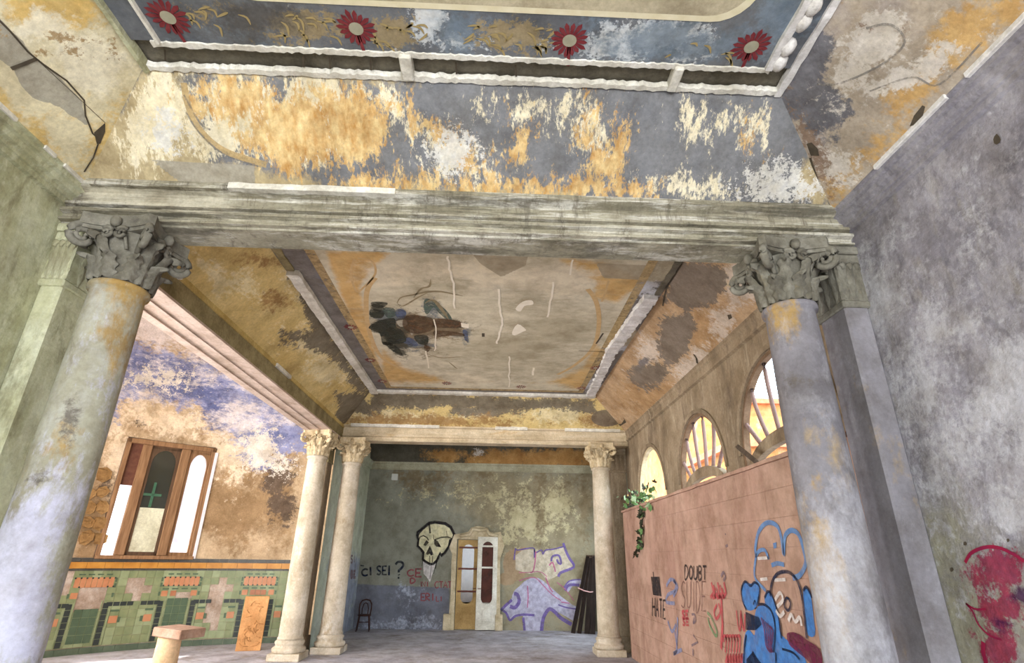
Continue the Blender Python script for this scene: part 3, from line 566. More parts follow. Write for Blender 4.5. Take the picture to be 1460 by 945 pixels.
o = quad('cove', (-3.385, MN, ZC+.03), (-3.385, MF, ZC+.03), (QL, QF, ZT), (QL, QN, ZT), .05, M_coveMy,
         {'cream': (.25, 18, [('e', 440, 420, 40, 14, 45), ('e', 475, 530, 30, 16), ('e', 320, 400, 40, 16, 30), ('e', 445, 500, 30, 12, 50)]), 'slate': (0.03, 9, [('w', .8, ('p', [(408, 392), (430, 400), (535, 560), (515, 575), (480, 520), (450, 505), (420, 480), (398, 502), (400, 470), (440, 470), (425, 430)])), ('w', .85, ('e', 420, 482, 26, 12, -20)), ('p', [(480, 560), (540, 556), (535, 600), (480, 606)])]), 'brown': (.05, 12, [('w', .8, ('e', 380, 372, 50, 8, 8)), ('e', 395, 430, 20, 10)]), 'pale': (0, 3, [])}, mc); tag(o, 'yellow ochre cove with slate patches')
o = quad('cove', (MR, MF, ZC+.02), (MR, MN, ZC+.02), (QR, QN, ZT), (QR, QF, ZT), .04, M_coveMr,
         {'cream': (.12, 14, [('e', 1040, 395, 20, 16)]), 'brown': (.35, 20, [('e', 1010, 470, 30, 40), ('e', 920, 560, 40, 30)]), 'slate': (0, 5, [('w', .7, ('e', 915, 520, 16, 8, -50))]),
          'grey': (0, 12, [('p', [(958, 372), (1012, 378), (1038, 388), (1034, 415), (1010, 442), (985, 446), (960, 434), (945, 430)]), ('p', [(945, 446), (985, 442), (994, 465), (988, 490), (965, 522), (945, 524), (938, 490)]), ('p', [(894, 530), (925, 514), (952, 522), (952, 542), (930, 554), (908, 550)])]),
          'pale': (.25, 14, [('e', 1055, 400, 24, 30), ('e', 990, 520, 30, 16, -40), ('e', 1030, 460, 16, 30, 30), ('e', 925, 500, 16, 18)])}, mc); tag(o, 'ochre cove where grey patches of plaster have fallen')
o = quad('cove', (-3.385, MF, ZC+.02), (MR, MF, ZC+.02), (QR, QF, ZT), (QL, QF, ZT), .05, M_coveMy,
         {'slate': (.1, 8, [('p', [(530, 556), (850, 570), (850, 590), (780, 582), (720, 590), (640, 580), (530, 580)]), ('e', 520, 580, 40, 10), ('e', 700, 585, 60, 8), ('e', 600, 575, 60, 8)]), 'cream': (.3, 10, [('e', 670, 588, 20, 8), ('e', 800, 590, 40, 12), ('e', 560, 595, 60, 6)]), 'brown': (.2, 10, [('e', 600, 600, 120, 6), ('e', 860, 600, 30, 10)]), 'grey': (0, 2, [('e', 865, 596, 22, 12)])}, mc); tag(o, 'slate and ochre cove above the far beam')
o = quad('cove', (MR, MN, ZC+.02), (-3.385, MN, ZC+.02), (QL, QN, ZT), (QR, QN, ZT), .4, M_coveMy, None, mc)
PMC = ((0, 0, ZT), (0, 0, -1)); PCM = ((MR, 0, ZC+.02), tuple(np.array([-(ZT-ZC-.02), 0, -(MR-QR)])/math.hypot(ZT-ZC-.02, MR-QR)))
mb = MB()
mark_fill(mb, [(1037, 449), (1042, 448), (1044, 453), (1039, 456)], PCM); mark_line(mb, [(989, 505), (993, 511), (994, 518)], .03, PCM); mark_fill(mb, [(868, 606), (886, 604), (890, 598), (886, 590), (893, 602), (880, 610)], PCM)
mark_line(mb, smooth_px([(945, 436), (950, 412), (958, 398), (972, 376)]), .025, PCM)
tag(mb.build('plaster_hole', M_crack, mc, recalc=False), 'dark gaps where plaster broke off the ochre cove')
# fresco panel
M_fresco = plaster('faded_fresco', [(200, 190, 164), (212, 203, 178), (222, 214, 192)], .8, bump=.1, stretch=(.4, 1.6, 1), grain=.06,
                   layers=[('orange', (204, 160, 92), (220, 184, 122), 2.0, .3, .12), ('fawn', (184, 174, 148), (176, 166, 140), 1.3, .6, .2, (.5, 1.5, 1)), ('cream', (228, 216, 190), (220, 208, 180), 1.4, .6, .15), ('grey', (164, 152, 128), (176, 164, 140), 2.0, .15, .03),
                           ('figure', (104, 86, 62), (140, 122, 94), 4.0, .9, .14), ('fblue', (96, 104, 112), (120, 126, 128), 6.0, .9, .12), ('fdark', (58, 58, 50), (84, 78, 64), 6.0, 1.0, .12), ('line', (172, 136, 76), (190, 154, 96), 3, .05, .1)])
fx0, fx1, fy0, fy1 = -2.2, 1.86, 4.9, 11.35
FR = {'orange': (.0, 8, [('p', [(465, 358), (560, 358), (525, 385), (512, 410), (528, 480), (546, 540), (530, 540)]), ('p', [(545, 545), (546, 500), (575, 525), (620, 536), (640, 545)]), ('p', [(780, 545), (830, 525), (850, 490), (860, 500), (836, 556)]), ('p', [(800, 370), (860, 375), (920, 400), (880, 430), (845, 425), (850, 405)]), ('w', .55, ('p', [(560, 536), (800, 540), (800, 552), (560, 548)]))]),
      'fawn': (.25, 20, [('e', 730, 500, 90, 30), ('e', 800, 470, 60, 30), ('e', 630, 400, 60, 20), ('e', 760, 430, 60, 14)]), 'cream': (.2, 16, [('e', 560, 395, 50, 14), ('e', 740, 395, 60, 12), ('e', 800, 400, 40, 20), ('e', 640, 385, 60, 8), ('e', 670, 541, 18, 8)]),
      'grey': (0, 2, [('p', [(660, 345), (755, 350), (750, 378), (715, 395), (685, 376)]), ('p', [(850, 375), (960, 380), (960, 402), (860, 396)])]),
      'figure': (0, 9, [('e', 600, 465, 44, 17, 8), ('e', 640, 470, 26, 10), ('e', 572, 472, 30, 20, 20), ('w', .75, ('e', 590, 490, 40, 14, 20))]), 'fblue': (0, 7, [('e', 553, 450, 22, 10), ('e', 572, 446, 8, 7), ('w', .9, ('e', 590, 492, 24, 7)), ('e', 617, 440, 9, 14, -30), ('e', 664, 478, 4, 8)]), 'fdark': (0, 6, [('e', 545, 466, 18, 10), ('e', 565, 482, 22, 12, 30), ('e', 580, 462, 14, 12), ('e', 648, 462, 16, 6, 10), ('e', 540, 440, 10, 7), ('e', 568, 500, 14, 6, 40)])}
o = quad('fresco_panel', (fx0, fy0, ZT-.006), (fx1, fy0, ZT-.006), (fx1, fy1, ZT-.006), (fx0, fy1, ZT-.006), .045, M_fresco, FR, mc); tag(o, 'faded ceiling fresco with a dark group of figures')
PF = ((0, 0, ZT-.006), (0, 0, -1))
def FZ(*pts): return smooth_px([(470+x/3.161, 314+y/3.161) for x, y in pts], 3, True)
for nm, cA, cB, polys in (('dark green', (44, 48, 42), (70, 70, 58), [((175, 485), (215, 455), (290, 440), (300, 480), (330, 500), (345, 545), (290, 560), (240, 560), (225, 510)), ((190, 368), (262, 372), (235, 395), (195, 390)), ((185, 400), (245, 410), (235, 440), (185, 435)), ((240, 545), (300, 565), (330, 610), (285, 590)), ((380, 520), (440, 520), (440, 560), (400, 555))]),
                          ('brown', (84, 62, 44), (116, 92, 68), [((345, 430), (420, 430), (470, 450), (470, 490), (400, 512), (350, 500), (328, 470)), ((470, 445), (540, 446), (598, 462), (590, 485), (520, 485), (470, 480)), ((470, 498), (560, 502), (604, 512), (600, 524), (540, 520), (480, 526)), ((430, 560), (455, 575), (440, 595), (425, 580))]),
                          ('teal', (76, 92, 84), (104, 116, 104), [((428, 358), (460, 358), (520, 400), (552, 445), (530, 448), (490, 415), (468, 392), (440, 425), (425, 400)), ((240, 398), (285, 395), (300, 425), (262, 440))]),
                          ('blue', (80, 90, 118), (110, 118, 138), [((295, 410), (322, 398), (345, 415), (335, 440), (305, 440)), ((600, 495), (620, 500), (625, 552), (606, 530)), ((300, 540), (360, 528), (400, 560), (370, 566), (330, 550))]),
                          ('pale', (176, 168, 150), (196, 188, 168), [((300, 455), (340, 448), (350, 470), (320, 480)), ((545, 515), (600, 518), (600, 530), (545, 528)), ((360, 490), (380, 500), (370, 520))])):
    mb = MB()
    for P in polys: mark_fill(mb, FZ(*P), PF, .002+.001*len(nm) % .004)
    tag(mb.build('fresco_figure', spray('fresco_'+nm.replace(' ', '_'), cA, cB, .35, .95, 5.0), mc, recalc=False), nm+' brushwork of the fresco figures')
mb = MB()
for pts, w in (([(566, 432), (572, 424), (590, 420), (610, 416), (630, 416), (650, 420), (660, 422)], .05), ([(590, 424), (600, 412), (612, 408), (614, 398)], .04), ([(566, 432), (575, 436), (596, 424), (612, 416)], .03), ([(610, 505), (630, 510), (660, 508)], .04), ([(640, 516), (652, 526)], .03), ([(606, 432), (618, 428), (632, 444), (640, 456)], .06)):
    mark_line(mb, smooth_px(pts), w, PF, .003, True)
tag(mb.build('fresco_ribbon', paint('brown_ribbon_paint', (124, 110, 84), (150, 136, 106)), mc, recalc=False), 'brown painted ribbons of the fresco')
mb = MB()
for pts, w in (([(638, 365), (641, 384), (646, 404), (648, 440)], .035), ([(712, 412), (713, 440), (716, 458), (712, 474), (708, 490)], .04), ([(789, 402), (785, 430), (780, 452)], .035), ([(727, 508), (726, 530), (726, 552)], .035), ([(619, 455), (622, 480), (620, 500)], .025), ([(607, 500), (612, 525)], .03), ([(816, 370), (812, 392)], .03), ([(762, 524), (759, 535)], .05)):
    p2 = [(a+random.uniform(-1.1, 1.1), b) for a, b in smooth_px(pts, 4)]; mark_line(mb, p2, w*.8, PF, .005)
mark_fill(mb, smooth_px([(735, 440), (745, 430), (758, 428), (760, 434), (748, 436), (742, 444)], 3, True), PF, .004); mark_fill(mb, smooth_px([(730, 474), (738, 462), (750, 470), (745, 473), (734, 478)], 3, True), PF, .004); mark_fill(mb, [(657, 460), (669, 462), (668, 468), (658, 466)], PF, .004)
tag(mb.build('filler_patch', paint('white_filler', (228, 218, 196), (238, 230, 212)), mc, recalc=False), 'white filled cracks across the fresco')
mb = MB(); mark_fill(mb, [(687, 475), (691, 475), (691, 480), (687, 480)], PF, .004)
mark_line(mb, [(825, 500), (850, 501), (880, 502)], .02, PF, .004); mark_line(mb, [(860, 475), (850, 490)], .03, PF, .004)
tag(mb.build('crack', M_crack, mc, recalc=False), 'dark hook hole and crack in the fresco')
mb = MB()
for pts, w in (([(535, 396), (525, 410), (522, 430), (526, 470), (545, 510), (590, 533)], .07), ([(838, 412), (850, 430), (854, 460), (846, 495), (820, 520), (795, 534)], .07), ([(505, 370), (500, 390), (508, 415), (518, 410), (535, 390), (530, 372), (510, 368)], .03), ([(868, 400), (862, 420), (858, 430)], .03)):
    mark_line(mb, smooth_px(pts), w, PF, .003)
tag(mb.build('painted_border', paint('fawn_border_paint', (190, 158, 110), (206, 176, 130)), mc, recalc=False), 'fawn painted oval border around the fresco')
for x0, x1, y0, y1 in ((fx0-.12, fx0, fy0, fy1+.12), (fx1, fx1+.12, fy0, fy1+.12), (fx0, fx1, fy1, fy1+.12)):
    mb = MB(); mb.add([(x0, y0, ZT-.007), (x1, y0, ZT-.007), (x1, y1, ZT-.007), (x0, y1, ZT-.007)], [(0, 1, 2, 3)]); mb.build('painted_border', M_tanline, mc, recalc=False)
for px, py in ((500, 466), (528, 513), (545, 543), (637, 546), (743, 551), (829, 553), (849, 524)):
    p = at_z(px, py, ZT-.003); daisy(p[0], p[1], .12, ZT-.003, mc, 12, False)
# ceiling frame of the middle room, partly fallen
p = at_z(420, 390, ZT-.05)
rough_bar('frame_edge', (QL+.02, p[1]), (QL+.02, QF), -.15, .07, M_white, mc, 50, .004)
rough_bar('frame_edge', (QL+.02, QN), (QL+.02, p[1]), -.10, .02, M_beamL, mc, 20, .008)
rough_bar('frame_edge', (QL, QF-.14), (QR, QF-.14), .14, .06, M_white, mc, 60, .004)
p2 = at_z(942, 425, ZT-.05); p3 = at_z(895, 500, ZT-.05)
rough_bar('frame_edge', (QR-.15, p3[1]), (QR-.02, QF), .18, .06, M_lilacwhite, mc, 50, .02); rough_bar('frame_edge', (QR-.05, p2[1]), (QR-.15, p3[1]+.1), .20, .08, M_lilacwhite, mc, 40, .014)
rough_bar('frame_edge', (QR-.02, QN), (QR-.02, p2[1]), .08, .015, M_core, mc, 20, .012)

# ------------------------------------------------------------------ wall of the arched windows
WINS = [(10.85, .93, 2.92), (8.2, .94, 2.92), (5.72, 1.02, 2.98)]
def arch_wall():
    mb = MB(); T = .10; ys = [4.1]; x0, x1 = WX, WX+T
    edges = sorted(WINS)
    prev = 4.0
    for yc, r, zs in edges:
        mb.box(x0, x1, prev, yc-r, 0, 4.6)
        n = 24; A = [PI*k/n for k in range(n+1)]
        pts = [(yc-r*math.cos(a), zs+r*math.sin(a)) for a in A]
        for k in range(n):
            (ya, za), (yb, zb) = pts[k], pts[k+1]
            V = [(x, y, z) for x in (x0, x1) for y, z in ((ya, za), (yb, zb), (yb, 4.6), (ya, 4.6))]
            mb.add(V, [(0, 3, 2, 1), (4, 5, 6, 7), (0, 1, 5, 4)])
        mb.box(x0+.02, x1, yc-r, yc+r, 0, 2.45)
        prev = yc+r
    mb.box(x0, x1, prev, 12.75, 0, 4.6)
    return mb.build('wall_windows', M_winwall)
ww = struct(arch_wall(), 'brown plaster wall pierced by three arched openings')
CPM = [(-.02, 4.58), (.06, 4.58), (.06, 4.51), (.04, 4.49), (.04, 4.45), (.02, 4.42), (.02, 4.34), (.04, 4.33), (.04, 4.30), (0, 4.28), (-.02, 4.28)]
struct(cornice('trim_6', CPM, ((WX, 4.0), (-1, 0)), ((WX, 12.5), None), M_winwall), 'brown moulded cornice above the arched openings')
M_arch = plaster('pale_arch_reveal', [(206, 186, 150), (222, 206, 172)], 3.0); M_archd = plaster('brown_arch_trim', [(120, 96, 76), (144, 118, 94)], 3.0)
M_mun = wood('weathered_muntin_wood', (120, 96, 92), (160, 134, 124), axis=2)
for k, (yc, r, zs) in enumerate(WINS):
    w = empty('window_%d' % (k+1), (WX+.05, yc, 2.45)); struct(w, ['bare arched window opening with sunlit orange wall beyond', 'fan shaped arched window with six curved wooden bars', 'large arched window with curved bars partly hidden by the grey column'][k])
    def arc(rad, n=28): return [(0.0, -rad*math.cos(PI*i/n), zs-2.45+rad*math.sin(PI*i/n)) for i in range(n+1)]
    mb = MB(); A, B = arc(r+.01), arc(r-.045); n = len(A)
    for i in range(n-1):
        V = [(x, *p[1:]) for x in (-.04, .04) for p in (A[i], A[i+1], B[i+1], B[i])]; mb.add(V, [(0, 1, 2, 3), (7, 6, 5, 4), (3, 2, 6, 7), (0, 4, 5, 1)])
    for s in (-1, 1): mb.box(-.04, .04, min(s*r, s*(r-.055)), max(s*r, s*(r-.055)), 0.0, zs-2.45)
    mb.build('frame', M_arch if k == 0 else M_archd, w)
    mb = MB(); A, B = [(0, *p[1:]) for p in arc(r+.07)], arc(r+.005)
    for i in range(n-1):
        V = [(x, *p[1:]) for x in (-.075, -.045) for p in (A[i], A[i+1], B[i+1], B[i])]; mb.add(V, [(0, 1, 2, 3), (7, 6, 5, 4), (3, 2, 6, 7), (0, 4, 5, 1)])
    mb.build('arch_moulding', M_winwall, w)
    if k == 0: continue
    ha, hb, hz = r-.04, .40, zs-2.45-.26; n = 20
    mb = MB(); A = [(-ha*math.cos(PI*i/n), hz+hb*math.sin(PI*i/n)) for i in range(n+1)]; B = [(-(ha-.10)*math.cos(PI*i/n), hz+(hb-.15)*math.sin(PI*i/n)) for i in range(n+1)]
    for i in range(n):
        V = [(x, *p) for x in (-.04, .05) for p in (A[i], A[i+1], B[i+1], B[i])]; mb.add(V, [(0, 1, 2, 3), (7, 6, 5, 4), (3, 2, 6, 7), (0, 4, 5, 1)])
    mb.build('hub_arch', M_winwall, w)
    for deg in (22, 52, 78, 104, 130, 158):
        a = math.radians(deg); R0 = np.array([-(r-.04)*math.cos(a), zs-2.45+(r-.04)*math.sin(a)])
        hy = -.62*r*math.cos(a); H0 = np.array([hy, hz-.02+hb*math.sqrt(max(0, 1-(hy/ha)**2))]); mid = (R0+H0)/2+np.array([-.20*math.cos(a), .20*abs(math.cos(a))]); P = []
        for t in np.linspace(0, 1, 9): q = R0*(1-t)**2+2*mid*t*(1-t)+H0*t*t; P.append((0, q[0], q[1]))
        mb = MB(); mb.tube(P, .028, 6); mb.build('muntin', M_mun, w, True)
mb = MB(); pa = at_x(1052, 637, PX_+.12); pb = at_x(1078, 658, PX_+.12)
mb.tube([pa, pb], .035, 4); tag(mb.build('broken_plank', wood('grey_plank_wood', (70, 58, 48), (104, 88, 74))), 'short grey broken plank sticking up at the top of the pink wall', 'plank')
# infill wall of blocks, pink
iw = MB(); iw.box(PX_+.006, WX-.002, 4.2, 12.12, 0, 2.69); iw = struct(iw.build('wall_infill', M_pink), 'pink plastered block wall covered with graffiti')
BL, BH = .58, 2.70/10
bm_cache = {}
for row in range(10):
    y = 4.0 - (BL/2 if row % 2 else 0)
    while y < 12.15:
        a, b = max(y, 4.2), min(y+BL, 12.12); y += BL
        if b-a < .1: continue
        key = round(b-a, 3)
        if key not in bm_cache:
            m_ = MB(); m_.box(0, .02, .0012, (b-a)-.0012, .0012, BH-.0012); o = m_.build('block', M_pink, iw, bevel=.001); bm_cache[key] = o.data
        else: o = link('block', bm_cache[key], None, iw)
        o.location = (PX_+random.uniform(-.0005, .0005), a, row*BH)
PP = ((PX_-.003, 0, 0), (-1, 0, 0))
G = {n: spray('spray_'+n, c, c2) for n, c, c2 in (('black', (34, 30, 32), (52, 46, 48)), ('blue', (58, 118, 190), (86, 142, 206)), ('skyblue', (84, 128, 182), (120, 150, 190)), ('navy', (20, 30, 52), (30, 42, 70)), ('rose', (176, 66, 74), (196, 96, 96)), ('grey', (120, 100, 104), (140, 118, 120)),
     ('brownline', (118, 84, 74), (136, 100, 88)), ('steel', (112, 122, 158), (146, 140, 158)), ('white', (216, 206, 200), (230, 222, 216)), ('wine', (90, 26, 60), (120, 40, 70)), ('green', (110, 136, 96), (130, 150, 110)), ('purple', (98, 80, 140), (124, 106, 160)), ('lilac', (168, 163, 184), (190, 186, 204)), ('ivory', (192, 178, 154), (206, 194, 174)), ('bone', (222, 212, 168), (232, 224, 186)), ('red', (140, 70, 74), (160, 96, 98)), ('magenta', (176, 84, 124), (190, 110, 146)))}
def film(name, mat, parent, label, fn):
    m_ = MB(); fn(m_); return tag(m_.build(name, G[mat], parent, recalc=False), label)
W = PP
def f(m): 
    for px, ch in zip((976, 982.5, 989, 995.5, 1002), 'DOUBT'): write(m, ch, px, 806+(px-976)*.05, 5.0, 19, 0, .03, W)
film('graffiti_word', 'black', iw, 'black sprayed word DOUBT on the pink wall', f)
def f(m):
    for px, ch, h in zip((971, 979, 986, 992, 1000), 'SUIDE', (37, 37, 42, 42, 42)): write(m, ch, px, 829, 6, h, 0, 0.021, W)
film('graffiti_word', 'brownline', iw, 'thin brown sprayed letters below the word DOUBT', f)
def f(m):
    mark_fill(m, [(928, 822), (940, 822), (943, 850), (931, 848)], W)
    for px, ch in zip((930, 935, 940, 945), 'HATE'): write(m, ch, px, 852+(px-930)*.25, 3.8, 26, 0, .035, W)
    mark_line(m, [(931, 815), (932, 822)], .05, W)
film('graffiti_stencil', 'black', iw, 'black stencil block with letters on the pink wall', f)
def f(m):
    for pts in ([(950, 835), (956, 826), (963, 830), (962, 842), (952, 848), (950, 858), (962, 860)], [(960, 828), (966, 836), (960, 850)], [(952, 885), (958, 900), (964, 890)], [(962, 900), (965, 925), (960, 932)], [(960, 932), (972, 926)], [(966, 880), (965, 920)]): mark_line(m, smooth_px(pts), 0.053, W)
film('graffiti_scrawl', 'steel', iw, 'steel blue scrawl between the stencil and the thin letters', f)
def f(m):
    write(m, 'SE', 972, 871, 4, 10, 1, 0.038, W); write(m, 'SE', 973, 882, 4, 9, 1, 0.030, W)
    for k in range(7): mark_line(m, [(1014+k*3, 830+k % 3*4), (1017+k*3, 845+k % 2*6), (1013+k*3, 852)], .05, W)
    mark_line(m, smooth_px([(1022, 862), (1018, 872), (1021, 882), (1027, 872), (1024, 860)]), 0.038, W); mark_line(m, [(1028, 850), (1030, 890), (1028, 925)], .06, W)
    for k in range(6): mark_line(m, smooth_px([(1032+k*4, 915), (1031+k*4, 908), (1035+k*4, 908), (1034+k*4, 930)]), 0.034, W); mark_line(m, smooth_px([(1034+k*4, 945), (1038+k*4, 933), (1037+k*4, 950)]), 0.038, W)
    for x in (1050, 1056): mark_line(m, smooth_px([(x, 870), (x+2, 890), (x+5, 898), (x+6, 875)]), 0.030, W)
film('graffiti_scrawl', 'rose', iw, 'rose red scribbled letters low on the pink wall', f)
def f(m):
    mark_line(m, smooth_px([(1008, 873), (1014, 880), (1022, 900), (1020, 906), (1012, 892), (1009, 880)]), 0.038, W)
film('graffiti_scrawl', 'green', iw, 'small pale green scrawl on the pink wall', f)
def f(m):
    mark_line(m, smooth_px([(990, 880), (988, 888), (992, 884), (990, 876), (986, 876)]), 0.030, W); mark_line(m, [(988, 905), (995, 915), (986, 920)], .03, W); mark_line(m, [(988, 925), (988, 935)], .04, W); mark_fill(m, [(1034, 777), (1037, 775), (1038, 779), (1035, 781)], W); mark_fill(m, [(1033, 761), (1035, 760), (1035, 763)], W)
    mark_line(m, smooth_px([(1028, 822), (1031, 816), (1034, 822), (1031, 828)]), 0.038, W)
film('graffiti_scrawl', 'grey', iw, 'small grey sprayed marks on the pink wall', f)
def f(m):
    mark_line(m, smooth_px([(1078, 795), (1077, 780), (1082, 757), (1094, 745), (1108, 750), (1114, 768), (1117, 790), (1119, 765), (1128, 756), (1139, 763), (1147, 790), (1148, 805), (1140, 820), (1130, 824)]), 0.048, W)
    mark_line(m, smooth_px([(1096, 797), (1090, 784), (1080, 788), (1076, 806), (1076, 822), (1082, 832), (1092, 842)]), 0.039, W)
    mark_line(m, smooth_px([(1100, 806), (1108, 803), (1118, 805)]), 0.042, W); mark_fill(m, [(1102, 774), (1107, 773), (1107, 781), (1103, 782)], W)
film('graffiti_outline', 'skyblue', iw, 'light blue sprayed cloud outline on the pink wall', f)
def f(m):
    mark_fill(m, smooth_px([(1058, 835), (1062, 829), (1070, 832), (1078, 830), (1083, 838), (1080, 862), (1072, 870), (1064, 868), (1058, 855)], 4, True), W)
    mark_fill(m, smooth_px([(1090, 850), (1096, 843), (1103, 855), (1110, 880), (1114, 905), (1140, 925), (1150, 945), (1152, 960), (1062, 960), (1060, 930), (1062, 905), (1068, 898), (1076, 905), (1076, 880), (1080, 865), (1090, 862)], 4, True), W)
    mark_fill(m, smooth_px([(1145, 842), (1150, 838), (1156, 850), (1160, 880), (1162, 905), (1152, 905), (1148, 880)], 4, True), W)
film('graffiti_fill', 'blue', iw, 'bright blue sprayed bubble shapes on the pink wall', f)
def f(m):
    pl = off_plane(W, .004)
    for pts, w in (([(1098, 850), (1100, 832), (1108, 818), (1122, 815), (1134, 824), (1142, 845), (1147, 880), (1150, 910)], 0.032), ([(1058, 855), (1057, 840), (1062, 829), (1070, 835), (1076, 830), (1083, 838), (1080, 860)], 0.027), ([(1064, 870), (1058, 855)], 0.027), ([(1080, 862), (1090, 862), (1100, 872), (1105, 895), (1103, 930)], 0.027), ([(1090, 852), (1095, 843), (1102, 852), (1110, 880), (1114, 910)], 0.027), ([(1145, 842), (1150, 837), (1158, 852)], 0.027), ([(1118, 858), (1122, 852), (1127, 860), (1124, 870), (1119, 866), (1118, 858)], 0.024), ([(1074, 862), (1076, 856), (1079, 864), (1076, 868)], 0.015), ([(1115, 925), (1130, 930), (1140, 940)], 0.021), ([(1060, 960), (1061, 925), (1064, 905)], 0.032), ([(1072, 930), (1082, 945), (1092, 955)], 0.048), ([(1106, 930), (1106, 945), (1104, 960)], 0.027)): mark_line(m, smooth_px(pts), w, pl)
    mark_fill(m, [(1063, 872), (1072, 876), (1082, 880), (1086, 890), (1078, 898), (1064, 898)], pl); mark_fill(m, [(1064, 940), (1074, 928), (1082, 945), (1086, 962), (1064, 962)], pl)
film('graffiti_outline', 'navy', iw, 'dark outline around the blue bubble shapes', f)
def f(m):
    pl = off_plane(W, .008)
    mark_fill(m, smooth_px([(1122, 903), (1135, 902), (1150, 912), (1168, 925), (1172, 945), (1160, 950), (1150, 940), (1135, 928), (1125, 918)], 3, True), pl)
    for k in range(5): mark_line(m, smooth_px([(1085+k*3, 880+k*3), (1090+k*3, 900), (1092+k*2, 920), (1098+k, 930)]), .02, pl)
film('graffiti_fill', 'wine', iw, 'dark wine red sprayed patch beside the column', f)
def f(m):
    for pts in ([(1105, 855), (1112, 845), (1116, 855), (1108, 865)], [(1106, 870), (1112, 878), (1118, 872)], [(1124, 885), (1128, 876), (1134, 886), (1140, 880), (1143, 892)]): mark_line(m, smooth_px(pts), .035, off_plane(W, .008))
    for a, b, y in ((1080, 1096, 796), (1084, 1094, 826), (1104, 1120, 827)): mark_line(m, [(a, y), (b, y-1)], .03, W)
film('graffiti_scrawl', 'white', iw, 'white highlights over the blue sprayed shapes', f)
struct(cornice('trim_7', [(0, 2.69), (.03, 2.69), (.03, 2.73), (0, 2.74), (-.28, 2.74), (-.28, 2.69)], ((PX_, 4.2), (-1, 0)), ((PX_, 12.12), None), M_pink, seg=40, jitter=.006), 'rough ragged mortar edge along the top of the pink wall')

# ------------------------------------------------------------------ far room
FF = {'ochre': (0.0, 40, [('p', [(655, 660), (860, 665), (860, 910), (720, 910), (700, 760), (660, 720)])]), 'cream': (0.0, 22, [('w', .85, ('e', 700, 706, 60, 8)), ('e', 735, 735, 20, 26), ('e', 760, 745, 30, 22), ('w', .9, ('e', 790, 720, 26, 30)), ('w', .8, ('e', 720, 770, 20, 14)), ('w', .8, ('e', 680, 690, 40, 8))]),
      'dado': (0.0, 5, [('p', [(490, 832), (570, 835), (640, 838), (642, 905), (490, 900)])]), 'pale': (0.0, 12, [('w', .85, ('e', 560, 893, 50, 6)), ('w', .9, ('e', 590, 890, 30, 8)), ('w', .7, ('e', 580, 848, 20, 14))]),
      'brown': (0, 5, [('e', 735, 805, 18, 22), ('e', 745, 790, 8, 10), ('w', .9, ('e', 722, 825, 14, 10))]), 'stain': (0.1, 14, [('e', 833, 720, 5, 60), ('e', 810, 690, 20, 4, -30), ('e', 690, 675, 12, 4), ('e', 770, 700, 3, 60), ('w', .7, ('e', 600, 680, 60, 20))])}
wf = quad('wall_far', (-3.75, YF, 0), (3.4, YF, 0), (3.4, YF, 5.5), (-3.75, YF, 5.5), .04, M_far, FF); struct(wf, 'grey green and ochre far wall with skull graffiti')
wfl = quad('wall_far_left', (-3.52, 12.5, 0), (-3.52, YF, 0), (-3.52, YF, 5.5), (-3.52, 12.5, 5.5), .06, M_farL, {'blue': (.1, 20, [('p', [(480, 790), (515, 800), (510, 905), (470, 905)])])}); struct(wfl, 'pale green side wall beyond the far columns')
mb = MB(); mb.box(3.3, 3.5, 12.75, 13.2, 0, 5.5); mb.box(3.3, 3.5, 15.8, YF, 0, 5.5); mb.box(3.3, 3.5, 13.2, 15.8, 0, 1.1); mb.box(3.3, 3.5, 13.2, 15.8, 3.3, 5.5)
struct(mb.build('wall_far_right', M_far), 'side wall of the far room with a window')
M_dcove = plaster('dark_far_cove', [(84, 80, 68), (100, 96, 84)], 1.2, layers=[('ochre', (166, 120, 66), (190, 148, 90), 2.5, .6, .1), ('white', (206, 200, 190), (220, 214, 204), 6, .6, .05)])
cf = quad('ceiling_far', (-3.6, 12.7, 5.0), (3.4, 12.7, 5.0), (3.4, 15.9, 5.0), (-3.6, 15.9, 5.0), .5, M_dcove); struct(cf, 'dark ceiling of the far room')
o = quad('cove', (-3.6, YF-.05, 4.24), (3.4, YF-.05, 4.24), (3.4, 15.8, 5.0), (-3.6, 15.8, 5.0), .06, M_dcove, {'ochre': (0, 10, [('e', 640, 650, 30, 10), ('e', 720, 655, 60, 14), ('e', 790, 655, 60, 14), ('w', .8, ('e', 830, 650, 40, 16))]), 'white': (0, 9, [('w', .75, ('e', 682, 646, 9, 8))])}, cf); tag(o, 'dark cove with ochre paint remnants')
CPF = [(-.02, 4.32), (.10, 4.32), (.10, 4.27), (.07, 4.25), (.05, 4.2), (.05, 4.12), (.02, 4.10), (-.02, 4.10)]
struct(cornice('trim_8', CPF, ((-3.52, YF), (0, -1)), ((3.3, YF), None), plaster('grey_green_cornice', [(168, 164, 138), (186, 182, 156)], 2.0)), 'grey green cornice of the far wall')
struct(cornice('trim_9', CPF, ((-3.52, 12.7), (1, 0)), ((-3.52, YF), None), M_farL), 'pale green cornice of the far side wall')
PW = ((0, YF, 0), (0, -1, 0))
def SK(*pts): return [(505+x/5.556, 735+y/5.556) for x, y in pts]
OUTL = SK((495, 165), (500, 130), (540, 98), (592, 55), (640, 47), (722, 58), (768, 88), (797, 150), (787, 192), (764, 206), (752, 244), (718, 298), (690, 322), (678, 306), (668, 332), (656, 358), (626, 384), (600, 386), (568, 368), (542, 348), (545, 292), (526, 268), (500, 242), (506, 195))
def f(m):
    mark_fill(m, OUTL, PW); mark_line(m, OUTL+OUTL[:1], .055, PW, .009)
film('skull_shape', 'black', wf, 'black outline of the sprayed skull', f)
